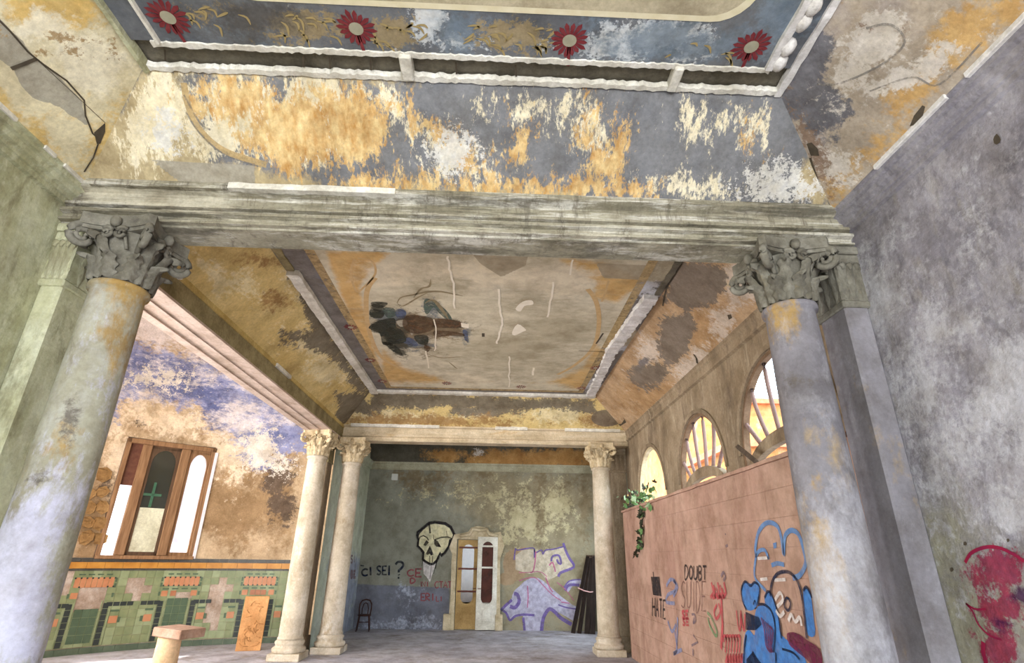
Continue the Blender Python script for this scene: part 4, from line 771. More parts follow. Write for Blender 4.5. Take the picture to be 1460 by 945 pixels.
def f(m):
    pl = off_plane(PW, .003)
    mark_fill(m, SK((512, 160), (520, 142), (548, 112), (598, 72), (640, 64), (716, 74), (756, 100), (782, 152), (774, 180), (752, 188), (742, 240), (708, 288), (690, 300), (680, 284), (662, 318), (646, 350), (622, 372), (602, 374), (574, 358), (554, 342), (558, 288), (538, 262), (512, 236), (516, 195)), pl)
film('skull_fill', 'bone', wf, 'cream fill of the sprayed skull', f)
def f(m):
    pl = off_plane(PW, .006)
    for P in (((548, 232), (572, 192), (592, 212), (566, 242)), ((634, 188), (662, 200), (690, 250), (650, 246), (634, 226)), ((600, 236), (612, 262), (628, 308), (606, 316), (600, 300), (580, 312), (568, 302), (582, 272))): mark_fill(m, SK(*P), pl)
    for P, w in ((((592, 60), (598, 100), (602, 140)), .05), (((510, 196), (522, 168), (548, 158), (576, 172), (590, 196)), .03), (((636, 192), (690, 172), (740, 168), (782, 186)), .035), (((598, 318), (598, 372)), .02), (((622, 318), (620, 372)), .02), (((730, 120), (736, 160)), .015), (((628, 150), (630, 190)), .015)): mark_line(m, SK(*P), w, pl)
    for P in (((545, 350), (536, 400)), ((655, 360), (630, 460)), ((612, 386), (600, 500)), ((660, 340), (645, 420))): mark_line(m, SK(*P), .014, pl)
film('skull_features', 'black', wf, 'black eyes and nose of the sprayed skull', f)
def f(m): mark_fill(m, [(603, 800), (612, 804), (622, 800), (618, 814), (613, 830), (608, 822), (604, 818)], PW)
film('skull_drip', 'white', wf, 'pale drips below the skull', f)
def f(m):
    write(m, 'C', 516, 811, 8.5, 9.5, 0, .045, PW); mark_line(m, [(528, 808), (528.5, 820)], .05, PW); write(m, 'SE', 537, 807, 6.4, 12, 1.6, .045, PW); mark_line(m, [(555, 806), (554.5, 820)], .05, PW); write(m, '?', 564, 801, 11, 19, 0, .06, PW); mark_fill(m, [(567, 822), (569.5, 822), (569.5, 825), (567, 825)], PW); mark_line(m, [(514, 806), (519, 806.5)], .03, PW)
film('graffiti_words', 'navy', wf, 'black sprayed words CI SEI ? on the far wall', f)
def f(m):
    write(m, 'C', 581, 812, 9, 9, 0, .04, PW); write(m, 'E', 592, 811, 9, 11, 0, .055, PW); write(m, 'D', 585, 824, 7, 7, 0, .04, PW)
    write(m, 'INI', 598, 829, 5, 7, .5, .03, PW); write(m, 'CTAT', 620, 829, 5.4, 9, .8, .03, PW); write(m, 'ERI', 600, 846, 6, 10, 1, .035, PW); write(m, 'LI', 622, 850, 4, 7, 1, .03, PW)
film('graffiti_words', 'red', wf, 'faded red sprayed letters below the skull', f)
def f(m):
    mark_fill(m, [(735, 792), (745, 784), (766, 783), (772, 788), (786, 783), (804, 780), (818, 808), (800, 818), (792, 822), (780, 828), (770, 815), (755, 818), (735, 812)], PW)
film('graffiti_fill', 'ivory', wf, 'ivory upper part of the white sprayed piece', f)
def f(m):
    mark_fill(m, smooth_px([(714, 868), (728, 856), (732, 844), (740, 836), (752, 826), (768, 824), (784, 836), (800, 850), (816, 862), (826, 868), (822, 886), (806, 878), (794, 872), (782, 868), (776, 876), (774, 890), (772, 901), (748, 901), (746, 884), (744, 877), (728, 882), (722, 872)], 3, True), PW)
    mark_fill(m, smooth_px([(806, 838), (812, 828), (826, 826), (830, 832), (818, 834), (810, 844)], 3, True), PW)
film('graffiti_fill', 'lilac', wf, 'white lower part of the sprayed piece', f)
def f(m):
    pl = off_plane(PW, .004)
    for P, w in (([(733, 798), (735, 782), (738, 784), (760, 781), (763, 788), (772, 784), (774, 790), (778, 784), (788, 783), (804, 779)], 0.035), ([(803, 774), (808, 788), (812, 796), (818, 808), (800, 816), (796, 822)], 0.070), ([(786, 800), (788, 793), (797, 792), (800, 803), (796, 802), (794, 797)], 0.056), ([(762, 783), (762, 795)], 0.041),
                 ([(714, 870), (722, 862), (730, 855)], 0.070), ([(714, 868), (722, 874), (727, 884), (735, 878), (748, 876), (762, 877)], 0.056), ([(727, 864), (734, 866), (740, 858), (738, 848), (733, 846)], 0.091), ([(746, 880), (747, 890), (748, 901)], 0.063), ([(772, 901), (774, 884), (778, 874), (784, 868), (792, 873), (800, 881), (815, 890)], 0.091), ([(806, 842), (811, 834), (826, 834)], 0.070), ([(804, 838), (812, 828), (828, 826)], 0.035), ([(796, 862), (808, 866), (822, 868)], 0.035)):
        mark_line(m, smooth_px(P, 4), w, pl)
film('graffiti_outline', 'purple', wf, 'purple outlines of the white sprayed piece', f)
def f(m):
    pl = off_plane(PW, .006)
    for P, w in (([(740, 828), (752, 824), (764, 824), (776, 836), (788, 848), (800, 856)], 0.022), ([(764, 786), (763, 800), (760, 814), (756, 816)], 0.031), ([(783, 806), (788, 802), (792, 815)], 0.037), ([(778, 823), (784, 838), (788, 844)], 0.031), ([(752, 835), (753, 850), (752, 866)], 0.025), ([(740, 816), (752, 816), (770, 815), (780, 822)], 0.019), ([(794, 830), (806, 840), (818, 856)], 0.019), ([(800, 858), (812, 860)], 0.025)): mark_line(m, smooth_px(P, 4), w, pl)
film('graffiti_outline', 'magenta', wf, 'magenta lines of the white sprayed piece', f)
PFL = ((-3.52, 0, 0), (1, 0, 0))
def f(m):
    write(m, 'SI', 500, 792, 3, 10, .6, .05, PFL); write(m, 'BE', 500, 814, 3.2, 9, .5, .07, PFL)
film('graffiti_words', 'grey', wfl, 'grey scribbled letters on the pale green side wall', f)

# ornate door surround and the two glazed leaves
dr = empty('door_1', (0, YF, 0)); struct(dr, 'glazed double door in an ornate stucco surround on the far wall')
M_sur = plaster('cream_stucco_surround', [(176, 158, 126), (200, 184, 152), (212, 198, 170)], 4.0, bump=.3)
def P3(px, py, y=0.0): q = at_y(px, py, YF); return (q[0], y, q[2])
L = [P3(*p) for p in ((633, 901), (633, 890), (640, 882), (643, 845), (644, 800), (645, 790), (641, 780), (644, 772), (648, 762), (660, 760), (668, 758), (672, 752), (682, 750), (692, 752), (696, 757), (704, 760), (714, 758), (716, 768), (719, 778), (716, 788), (713, 796), (713, 850), (713, 882), (714, 890), (714, 902), (707, 902), (708, 850), (709, 770), (680, 769), (652, 768), (649, 850), (647, 901))]
L = [(x, y, max(z, 0)) for x, y, z in L]
mb = MB(); mb.poly(L, (0, -1, 0), .10); mb.build('door_surround', M_sur, dr, bevel=.0)
mb = MB(); mb.tube([(P3(656, 764)[0], -.11, P3(656, 764)[2]), (P3(670, 762)[0], -.13, P3(670, 762)[2]), (P3(674, 754)[0], -.13, P3(674, 754)[2]), (P3(684, 756)[0], -.14, P3(684, 756)[2]), (P3(694, 755)[0], -.13, P3(694, 755)[2]), (P3(698, 762)[0], -.13, P3(698, 762)[2]), (P3(710, 764)[0], -.11, P3(710, 764)[2])], .05, 8)
mb.build('surround_scroll', M_sur, dr, True)
for px in (637, 711):
    q = P3(px, 893); mb = MB(); mb.box(q[0]-.1, q[0]+.1, -.16, 0, 0, .38); mb.build('surround_plinth', M_sur, dr, bevel=.015)
M_dw = plaster('white_door_paint', [(212, 206, 190), (230, 226, 214)], 4.0, bump=.1); M_db = plaster('tan_door_paint', [(166, 134, 84), (190, 160, 108)], 4.0, bump=.15)
M_pane = glass('dark_red_pane', (86, 48, 40), .96); M_pane2 = glass('dusty_brown_pane', (104, 82, 62), .96); M_bar = paint('dark_red_bar', (92, 50, 44), (112, 70, 60))
def leaf(x0, x1, ztop, mat, pane, hinge, ang, y, bars, barm):
    """glazed leaf with arched glass, lower panel and cross bars; local origin on the hinge"""
    w = x1-x0; lf = MB(); t = .05; st = .11*w/.6+.02; gl0, gl1 = .66, ztop-.2
    sx = (lambda a: a) if hinge == 'l' else (lambda a: a-w)
    lf.box(sx(0), sx(st), 0, t, .02, ztop); lf.box(sx(w-st), sx(w), 0, t, .02, ztop); lf.box(sx(st), sx(w-st), 0, t, .02, .16); lf.box(sx(st), sx(w-st), 0, t, gl0-.12, gl0); lf.box(sx(st), sx(w-st), 0, t, ztop-.10, ztop)
    n = 10; hw = (w-2*st)/2; cx = sx(w/2)
    for sgn, zb, zt in ((1, ztop-.28, ztop-.1), (-1, gl0+.12, gl0)):
        for k in range(n):
            a, b = PI*k/n, PI*(k+1)/n; xa, xb = cx-hw*math.cos(a), cx-hw*math.cos(b); za, zb2 = zb+sgn*.16*math.sin(a), zb+sgn*.16*math.sin(b)
            V = [(x, yy, z) for yy in (0, t) for x, z in ((xa, za), (xb, zb2), (xb, zt), (xa, zt))]; lf.add(V, [(0, 1, 2, 3), (7, 6, 5, 4), (0, 4, 5, 1), (3, 2, 6, 7)])
    o = lf.build('door_leaf', mat, dr); o.location = (x0 if hinge == 'l' else x1, y, 0); o.rotation_euler[2] = ang
    m2 = MB(); m2.box(sx(st), sx(w-st), .012, .03, .16, gl0-.12); m2.box(sx(st+.05), sx(w-st-.05), -.004, .012, .22, gl0-.18); m2.build('lower_panel', mat, o, bevel=.004)
    m2 = MB(); m2.box(sx(st), sx(w-st), .02, .028, gl0, ztop-.1); m2.build('pane', pane, o)
    for zb in bars: m2 = MB(); m2.box(sx(.03), sx(w-.03), -.02, .012, zb-.022, zb+.022); m2.build('cross_bar', barm, o, bevel=.004)
    m2 = MB(); m2.tube([(sx(w-.04) if hinge == 'l' else sx(.04), -.01, 1.0), (sx(w-.04) if hinge == 'l' else sx(.04), -.05, 1.0), (sx(w-.12) if hinge == 'l' else sx(.12), -.05, 1.0)], .01, 6); m2.build('handle', M_bar, o)
xm = P3(680, 850)[0]
leaf(P3(650, 850)[0], xm+.01, 2.22, M_db, M_pane2, 'l', 0.0, -.04, (2.02, 1.48, .92), M_bar)
leaf(xm-.02, P3(708, 850)[0], 2.30, M_dw, M_pane, 'r', 0.16, -.13, (2.06, 1.52), M_dw)
mb = MB(); q = P3(563, 680); mb.box(q[0]-.09, q[0]+.09, YF-.06, YF+.01, q[2]-.09, q[2]+.09)
tag(mb.build('junction_box', paint('white_plastic', (214, 214, 204), (224, 224, 216)), None, bevel=.012), 'small white square electrical box high on the far wall', 'box')

# ------------------------------------------------------------------ bay: curved wall, tiled dado, window
A0, A1 = math.radians(139.4), math.radians(121.2)       # window opening
ZW0, ZW1 = 1.66, 4.02
def bay_xy(a, r): return BC[0]+r*np.cos(a), BC[1]+r*np.sin(a)
NA, NZ = 192, 150
amin, amax, zmax = math.radians(89), math.radians(272), 7.3
da = (amax-amin)/NA; dz = zmax/NZ
HID = [(math.radians(a), math.radians(b)) for a, b in ((160, 178), (198, 216), (232, 250))]
def skipw(i, j):
    a = amin+(i+.5)*da; z = (j+.5)*dz
    return ZW0 < z < ZW1 and (A1 < a < A0 or any(p < a < q for p, q in HID))
def PB(u, w):
    a = amin+(amax-amin)*u; x, y = bay_xy(a, BR); return x, y, zmax*w
BF = {'brown': (.1, 26, [('e', 130, 745, 30, 60), ('e', 330, 730, 50, 50), ('e', 390, 700, 30, 60), ('e', 340, 690, 40, 20), ('w', .8, ('e', 260, 620, 60, 8, 10))]), 'peach': (.2, 24, [('e', 230, 600, 70, 16, 10), ('e', 170, 640, 20, 40), ('e', 200, 570, 50, 14), ('e', 330, 650, 30, 40)]),
      'blue': (0.0, 22, [('p', [(150, 470), (420, 560), (450, 640), (400, 650), (330, 620), (300, 588), (200, 560), (150, 600)]), ('w', .7, ('e', 370, 660, 40, 30))]), 'deep': (.0, 18, [('e', 270, 555, 50, 18, 15), ('e', 230, 520, 40, 10, 10), ('e', 310, 590, 24, 20), ('w', .8, ('e', 395, 620, 30, 14)), ('w', .8, ('e', 300, 520, 50, 8, 15))]),
      'pale': (.08, 26, [('p', [(150, 380), (260, 380), (320, 500), (280, 505), (150, 470)]), ('w', .85, ('e', 270, 530, 60, 8, 15)), ('w', .8, ('e', 210, 560, 40, 10)), ('e', 340, 600, 30, 20), ('w', .8, ('e', 390, 590, 30, 12))]), 'dark': (.03, 12, [('w', .85, ('e', 395, 680, 30, 22, -50)), ('w', .8, ('e', 400, 720, 24, 30)), ('w', .7, ('e', 395, 600, 20, 8)), ('w', .7, ('e', 150, 690, 12, 20)), ('w', .75, ('e', 196, 604, 9, 6))]), 'chip': (.12, 16, [('w', .9, ('e', 370, 640, 30, 30)), ('w', .8, ('e', 400, 660, 24, 20)), ('w', .75, ('e', 230, 540, 60, 20))])}
wb = surf('wall_bay', PB, NA, NZ, M_bay, BF, None, skipw); struct(wb, 'curved bay wall with worn blue and peach fresco')
sm = wb.modifiers.new('thickness', 'SOLIDIFY'); sm.thickness = .3; sm.offset = 1 if True else -1
a = np.linspace(amin, amax, 49); ring = [(*bay_xy(t, BR+.1), 7.3) for t in a]
cb = mesh('ceiling_bay', ring+[(BC[0], BC[1], 7.3)], [(i, i+1, 49) for i in range(48)], plaster('pale_bay_ceiling', [(226, 212, 204), (238, 228, 222)], 1.0)); struct(cb, 'pale ceiling of the curved bay')
def at_bay(px, py, r):
    d = ray(px, py); o_ = EYE[:2]-BC; A_ = d[:2] @ d[:2]; B_ = o_ @ d[:2]; C_ = o_ @ o_-r*r
    return EYE+d*((-B_+math.sqrt(B_*B_-A_*C_))/A_)
M_rub = plaster('ochre_rubble_stone', [(140, 104, 62), (170, 134, 88)], 5.0, bump=.4, world=True)
for px, py, rr in ((148, 676, 12), (127, 703, 9), (146, 701, 9), (126, 724, 10), (146, 723, 10), (124, 745, 9), (142, 746, 11), (122, 766, 11), (143, 768, 10)):
    c = at_bay(px, py, BR); ang = math.atan2(c[1]-BC[1], c[0]-BC[0]); n_ = Vector((-math.cos(ang), -math.sin(ang), 0)); t_ = Vector((-math.sin(ang), math.cos(ang), 0)); L = []
    for k in range(7): a_ = 2*PI*k/7+random.uniform(-.2, .2); L.append(Vector(c)+t_*math.cos(a_)*rr*.0125*random.uniform(.85, 1.1)+Vector((0, 0, 1))*math.sin(a_)*rr*.0125*random.uniform(.85, 1.1)-n_*.01)
    m_ = MB(); m_.poly(L, n_, .035); m_.build('stone', M_rub, wb, bevel=.008)
# dado tiles
TC = {'green': ((112, 122, 84), (138, 144, 104)), 'pgreen': ((132, 142, 104), (152, 160, 122)), 'dgreen': ((66, 84, 62), (84, 102, 76)), 'black': ((34, 40, 38), (52, 58, 54)), 'orange': ((174, 112, 74), (192, 134, 96)), 'ochre': ((170, 112, 40), (196, 140, 60)), 'cap': ((58, 56, 52), (84, 80, 72)), 'base': ((74, 88, 70), (98, 110, 90)), 'rust': ((150, 92, 60), (176, 118, 84))}
TM = {k: paint('tile_'+k, a_, b_, .35, 6.0, 0, .4) for k, (a_, b_) in TC.items()}
dd = empty('tiled_dado', (0, 0, 0)); tag(dd, 'green glazed tile dado with black bars and orange blocks', 'tile dado')
ab = np.linspace(math.radians(96), math.radians(152), 60)
V = [(*bay_xy(t, BR-.012), z) for t in ab for z in (0, 1.66)]
mort = mesh('mortar_bed', V, [(2*i, 2*i+2, 2*i+3, 2*i+1) for i in range(59)], plaster('mortar_bed_plaster', [(150, 128, 110), (178, 158, 142), (196, 182, 170)], 5.0, bump=.4), dd)
DMG = [('e', 128, 856, 22, 14, -20), ('e', 133, 843, 24, 8), ('e', 197, 835, 15, 12), ('e', 192, 850, 6, 10), ('e', 318, 836, 16, 8), ('e', 309, 848, 6, 8), ('e', 307, 872, 10, 22, 10), ('e', 97, 832, 7, 14), ('e', 262, 849, 12, 5)]
tiles = []
def tile(a0, a1, z0, z1, key, proud=0.0, dmg=True, gap=.004):
    """angles in degrees"""
    am, zm = math.radians((a0+a1)/2), (z0+z1)/2
    p = np.array([*bay_xy(am, BR-.03), zm]); X, Y = to_px(p)
    if dmg and any(sd_shape(s, np.array([X]), np.array([Y]))[0] > -1 for s in DMG): return
    tiles.append(((abs(a1-a0)*math.pi/180*BR)*(z1-z0), a0, a1, z0, z1, key, proud, gap))
PER, T0 = 15.85, 138.2
cs = [T0-PER*k for k in range(-1, 3)]
FR0, FRZ = 96.0, [.12, .27, .42, .57, .72, .87, 1.01, 1.15, 1.29, 1.43]
ad = np.arange(FR0, 152, PER/10)
for a_ in ad:
    for z0, z1 in zip(FRZ[:-1], FRZ[1:]): tile(a_, a_+PER/10, z0, z1, 'green' if random.random() < .7 else 'pgreen')
for a_ in np.arange(FR0, 152, PER/8): tile(a_, a_+PER/8, 1.585, 1.66, 'cap', .012, False); tile(a_, a_+PER/8, 1.425, 1.465, 'cap', .010, False); tile(a_, a_+PER/8, .0, .11, 'base', .012, False)
for a_ in np.arange(FR0, 152, PER/5): tile(a_, a_+PER/5, 1.468, 1.583, 'ochre', .028, False)
for c in cs:
    for k in range(4): tile(c-2.9+k*1.56, c-2.9+k*1.56+1.1, 1.345, 1.375, 'dgreen', .006); tile(c-3.3+k*1.8, c-3.3+k*1.8+1.25, 1.065, 1.095, 'dgreen', .006)
    for s in (-1, 1):
        for z0 in (1.22, 1.12, .95): tile(c+s*3.75-.2, c+s*3.75+.2, z0, z0+.08, 'dgreen', .006)
        for k in range(7): tile(c+s*3.1-.5, c+s*3.1+.5, .13+k*.104, .13+k*.104+.1, 'black', .006)
        tile(c+s*4.9-.75, c+s*4.9+.75, .49, .62, 'orange', .008); tile(c+s*4.9-.75, c+s*4.9+.75, .69, .73, 'dgreen', .006); tile(c+s*5.95-.25, c+s*5.95+.25, .5, .6, 'dgreen', .006)
    for k in range(8): tile(c+3.1+k*PER*.61/8+.1, c+3.1+(k+1)*PER*.61/8, .79, .865, 'black', .006)
    for k in range(7): tile(c-3.4+k*.97, c-3.4+k*.97+.94, 1.13, 1.31, 'orange', .006)
    for k in range(8): tile(c-3.5+k*.97-.14, c-3.5+k*.97+.2, 1.28, 1.312, 'black', .009); tile(c-3.5+k*.97-.14, c-3.5+k*.97+.2, 1.125, 1.157, 'black', .009)
    tile(c-3.4, c-2.2, .94, 1.045, 'orange', .006); tile(c+2.2, c+3.4, .94, 1.045, 'orange', .006)
    for k in range(3): tile(c-1.7+k*1.15, c-1.7+k*1.15+1.1, .94, 1.045, 'rust', .006)
    for k in range(3):
        for j in range(5): tile(c-2.0+k*1.34, c-2.0+k*1.34+1.3, .18+j*.145, .18+j*.145+.142, 'dgreen', .006)
    for s in (-1, 1): tile(c+s*2.3-.1, c+s*2.3+.1, .16, .9, 'pgreen', .008, True); tile(c+s*3.9-.12, c+s*3.9+.12, .13, .77, 'pgreen', .008, True)
    tile(c-1.9, c+1.9, .90, .925, 'dgreen', .008)
tiles.sort(key=lambda t: -t[0])
def tile_geo(t):
    _, a0, a1, z0, z1, key, pr, gp = t; ga = math.degrees(gp/2/BR); R0, R1 = BR-.010, BR-.024-pr; V = []
    for r in (R0, R1):
        for a_ in (math.radians(a0+ga), math.radians(a1-ga)):
            x, y = bay_xy(a_, r)
            for z in (z0+gp/2, z1-gp/2): V.append((x, y, z))
    return V, [(4, 5, 7, 6), (0, 4, 6, 2), (1, 3, 7, 5), (0, 1, 5, 4), (2, 6, 7, 3)]
rest = {}
def vis(t):
    X, Y = to_px(np.array([*bay_xy(math.radians((t[1]+t[2])/2), BR-.03), (t[3]+t[4])/2])); return 45 < X < 435
order = [t for t in tiles if vis(t)]; keep = set(id(t) for t in order[:290])
for t in tiles:
    V, Fc = tile_geo(t)
    if id(t) in keep:
        o = mesh('tile', V, Fc, TM[t[5]], dd); b_ = bmesh.new(); b_.from_mesh(o.data); bmesh.ops.recalc_face_normals(b_, faces=b_.faces[:]); b_.to_mesh(o.data); b_.free()
    else: rest.setdefault(t[5], MB()).add(V, Fc)
big = MB(); mats = []; idx = []
for k, m_ in rest.items(): n0 = len(big.F); big.add(m_.V, m_.F); mats.append(TM[k]); idx += [len(mats)-1]*(len(big.F)-n0)
o = big.build('small_tiles', None, dd, recalc=False)
for m_ in mats: o.data.materials.append(m_)
o.data.polygons.foreach_set('material_index', idx); tag(o, None, None, None, 'stuff')

# bay window, three timber lights
am = (A0+A1)/2; R_ = BR+.02; ch = 2*BR*math.sin((A0-A1)/2)
wx, wy = bay_xy(am, BR*math.cos((A0-A1)/2)+.06)
w4 = empty('window_4', (wx, wy, ZW0), rz=am-PI/2); struct(w4, 'three light timber window above the tiled dado')
# local +x is the right-hand side seen from inside, local -y faces into the room
M_win = wood('worn_window_timber', (112, 80, 54), (158, 122, 88)); M_wind = wood('dark_window_timber', (72, 54, 40), (104, 80, 60))
hw = ch/2; HT = ZW1-ZW0
mb = MB(); mb.box(-hw, -hw+.09, -.08, .08, 0, HT); mb.box(hw-.09, hw, -.08, .08, 0, HT); mb.box(-hw, hw, -.08, .08, HT-.1, HT); mb.box(-hw, hw, -.12, .08, -.02, .05); mb.build('frame', M_win, w4, bevel=.008)
XA, XB = -hw+.40, -hw+1.15     # mullion positions
for x in (XA, XB): mb = MB(); mb.box(x-.09, x+.09, -.07, .07, .05, HT-.1); mb.build('mullion', M_win, w4, bevel=.012)
def arch_sash(x0, x1, mat, zlow, panemat, lowmat=None):
    s = MB(); st = .055; s.box(x0, x0+st, -.03, .03, .05, HT-.1); s.box(x1-st, x1, -.03, .03, .05, HT-.1); s.box(x0, x1, -.03, .03, HT-.16, HT-.1); s.box(x0, x1, -.03, .03, .05, .12)
    hw2 = (x1-x0)/2-st; cx = (x0+x1)/2; n = 12; zb = HT-.18-.28
    for k in range(n):
        a_, b_ = PI*k/n, PI*(k+1)/n; xa, xb = cx-hw2*math.cos(a_), cx-hw2*math.cos(b_); za, zc = zb+.28*math.sin(a_), zb+.28*math.sin(b_)
        V = [(x, yy, z) for yy in (-.03, .03) for x, z in ((xa, za), (xb, zc), (xb, HT-.14), (xa, HT-.14))]; s.add(V, [(0, 1, 2, 3), (7, 6, 5, 4), (0, 4, 5, 1)])
    o = s.build('sash', mat, w4)
    if panemat: m2 = MB(); m2.box(x0+st, x1-st, -.008, .0, zlow, HT-.15); m2.build('pane', panemat, o)
    if lowmat: m2 = MB(); m2.box(x0+st, x1-st, -.015, .01, .1, zlow); m2.build('board', lowmat, o); 
    return o
M_dg = glass('dirty_dark_glass', (58, 58, 44), .92); M_lg = glass('milky_glass', (226, 228, 236), .25)
arch_sash(XA+.09, XB-.09, M_wind, .98, M_dg, plaster('cream_board', [(206, 204, 176), (222, 220, 196)], 3.0))
arch_sash(XB+.09, hw-.07, M_win, .3, M_lg)
mb = MB(); mb.box(-hw+.08, XA-.08, -.01, .02, 1.4, HT-.1); mb.build('shutter_board', paint('dark_red_board', (92, 58, 46), (112, 74, 58)), w4)
mb = MB(); cxm = (XA+XB)/2-.05; mb.box(cxm-.2, cxm+.16, -.022, -.01, 1.22, 1.27); mb.box(cxm-.03, cxm+.02, -.022, -.01, 1.0, 1.5); mb.build('green_cross_bar', paint('green_bar_paint', (58, 92, 70), (72, 108, 84)), w4)
mb = MB(); mb.box(hw-.02, hw+.04, -.10, -.02, 0, HT-.1); mb.build('casing', paint('white_casing', (224, 216, 220), (236, 230, 234)), w4)

# ------------------------------------------------------------------ columns with leafy capitals
def leaf_mesh(name, h, w, out, lobes=5):
    PTS = [(0, 0), (.010, .2), (.014, .4), (.02, .6), (.04, .8), (.07, .95), (.095, 1.0), (.112, .93), (.108, .84)]
    WD = [.75, .95, 1.0, 1.0, .95, .82, .66, .45, .12]; V = []; Fc = []; nt, ns = 24, 6
    for i in range(nt+1):
        t = i/nt*(len(PTS)-1); k = min(int(t), len(PTS)-2); f_ = t-k
        o_ = (PTS[k][0]*(1-f_)+PTS[k+1][0]*f_)*out; z = (PTS[k][1]*(1-f_)+PTS[k+1][1]*f_)*h
        ww_ = (WD[k]*(1-f_)+WD[k+1]*f_)*w*(1-.42*abs(math.sin(i/nt*PI*lobes)))
        for j in range(ns+1):
            s = -1+2*j/ns; V.append((o_+.012+.030*(1-abs(s))**.7-.020*s*s+(.012 if j % 2 else 0), s*ww_, z-.012*abs(s)))
    for i in range(nt):
        for j in range(ns): Fc.append((i*(ns+1)+j, i*(ns+1)+j+1, (i+1)*(ns+1)+j+1, (i+1)*(ns+1)+j))
    me = bpy.data.meshes.new(name); me.from_pydata(V, [], Fc); me.update()
    for p in me.polygons: p.use_smooth = True
    return me
LEAF1 = leaf_mesh('acanthus_leaf', .20, .078, .95); LEAF2 = leaf_mesh('acanthus_leaf', .35, .072, 1.25)
def volute_mesh():
    mb = MB(); P = []; R = []
    for t in np.linspace(0, 1, 10): P.append((.20+.10*t**1.6, 0, .24+.17*t)); R.append(.018+.006*t)
    cx, cz, r0 = .335, .335, .098
    for t in np.linspace(0, 1, 34):
        a = 2.2-t*2*PI*2.0; rr = r0*(1-.82*t); P.append((cx+rr*math.cos(a), 0, cz+rr*math.sin(a))); R.append(.031-.014*t)
    mb.tube(P, R, 7); me = bpy.data.meshes.new('volute'); me.from_pydata(mb.V, [], mb.F); me.update()
    for p in me.polygons: p.use_smooth = True
    return me
VOL = volute_mesh()
def small_volute_mesh():
    mb = MB(); P = []; R = []
    for t in np.linspace(0, 1, 8): P.append((.205+.03*t, .10-.035*t, .24+.15*t)); R.append(.013)
    for t in np.linspace(0, 1, 24):
        a = 1.0+t*2*PI*1.5; rr = .050*(1-.8*t); P.append((.25, .075-.02+rr*math.cos(a)*1.0, .36+rr*math.sin(a))); R.append(.019-.008*t)
    mb.tube(P, R, 6); me = bpy.data.meshes.new('helix'); me.from_pydata(mb.V, [], mb.F); me.update()
    for p in me.polygons: p.use_smooth = True
    return me
HEL = small_volute_mesh()
ZCAP = 3.67
def abacus(parent, mat, side=.29, z0=4.09, z1=4.19):
    L = []; n = 8
    for q in range(4):
        a0 = q*PI/2-PI/4; ca, sa = math.cos(q*PI/2), math.sin(q*PI/2)
        for k in range(n+1):
            t = -1+2*k/n; x = side-.055*(1-t*t); y = t*(side*.97-.03); L.append((x*ca-y*sa, x*sa+y*ca, z0))
    mb = MB(); mb.poly(L, (0, 0, 1), z1-z0); L2 = [(x*.94, y*.94, z0-.03) for x, y, z in L]; mb.poly(L2, (0, 0, 1), .035); return mb.build('abacus', mat, parent)
def column(x, y, label, mshaft, mcap, rb=.215, rt=.185, rot=0.0, drop=(), dropv=(), group=None, fields=None):
    t = empty('column', (x, y, 0), label, 'column', group, rz=rot)
    mb = MB(); mb.box(-.29, .29, -.29, .29, 0, .12); mb.build('plinth', mshaft, t, bevel=.012)
    mb = MB(); mb.lathe([(.28, .12), (.295, .14), (.30, .165), (.295, .19), (.275, .205), (.255, .21), (.245, .235), (.25, .25), (.262, .27), (.262, .295), (.245, .31), (.225, .315), (.225, .34)], 40); mb.build('base_moulding', mshaft, t, True)
    prof = [(rb+.02, .33), (rb, .38)]
    for k in range(73):
        s = k/72; prof.append((rb+(rt-rb)*s**1.6, .38+(ZCAP-.06-.38)*s))
    prof += [(rt+.022, ZCAP-.055), (rt+.026, ZCAP-.035), (rt+.022, ZCAP-.012), (rt, ZCAP)]
    mb = MB(); mb.lathe(prof, 48); sh_ = mb.build('shaft', mshaft, t, True)
    if fields: set_fields(sh_, fields, (x, y, 0))
    cp = MB(); cp.lathe([(rt-.005, ZCAP-.01), (rt-.01, ZCAP+.1), (rt, ZCAP+.25), (rt+.03, ZCAP+.36), (rt+.065, ZCAP+.42)], 32); cp = cp.build('capital', mcap, t, True)
    def put(me, a, r, z, nm):
        o = link(nm, me, None, cp); o.location = (r*math.cos(a), r*math.sin(a), z); o.rotation_euler[2] = a
        if not me.materials: me.materials.append(mcap)
        o.material_slots[0].link = 'OBJECT'; o.material_slots[0].material = mcap; return o
    for k in range(8):
        if k not in drop: put(LEAF1, 2*PI*k/8, rt-.012, ZCAP, 'acanthus_leaf')
        if k+8 not in drop: put(LEAF2, 2*PI*(k+.5)/8, rt-.02, ZCAP, 'acanthus_leaf')
    for k in range(4):
        if k not in dropv: put(VOL, PI/4+k*PI/2, 0, ZCAP, 'volute')
        put(HEL, k*PI/2, 0, ZCAP, 'helix'); b_ = put(HEL, k*PI/2, 0, ZCAP, 'helix'); b_.scale = (1, -1, 1)
        m_ = MB(); ca, sa = math.cos(k*PI/2), math.sin(k*PI/2); m_.lathe([(.005, 4.075), (.03, 4.085), (.04, 4.12), (.03, 4.155), (.005, 4.165)], 10, (.265*ca, .265*sa)); m_.build('fleuron', mcap, cp, True)
    abacus(cp, mcap); return t
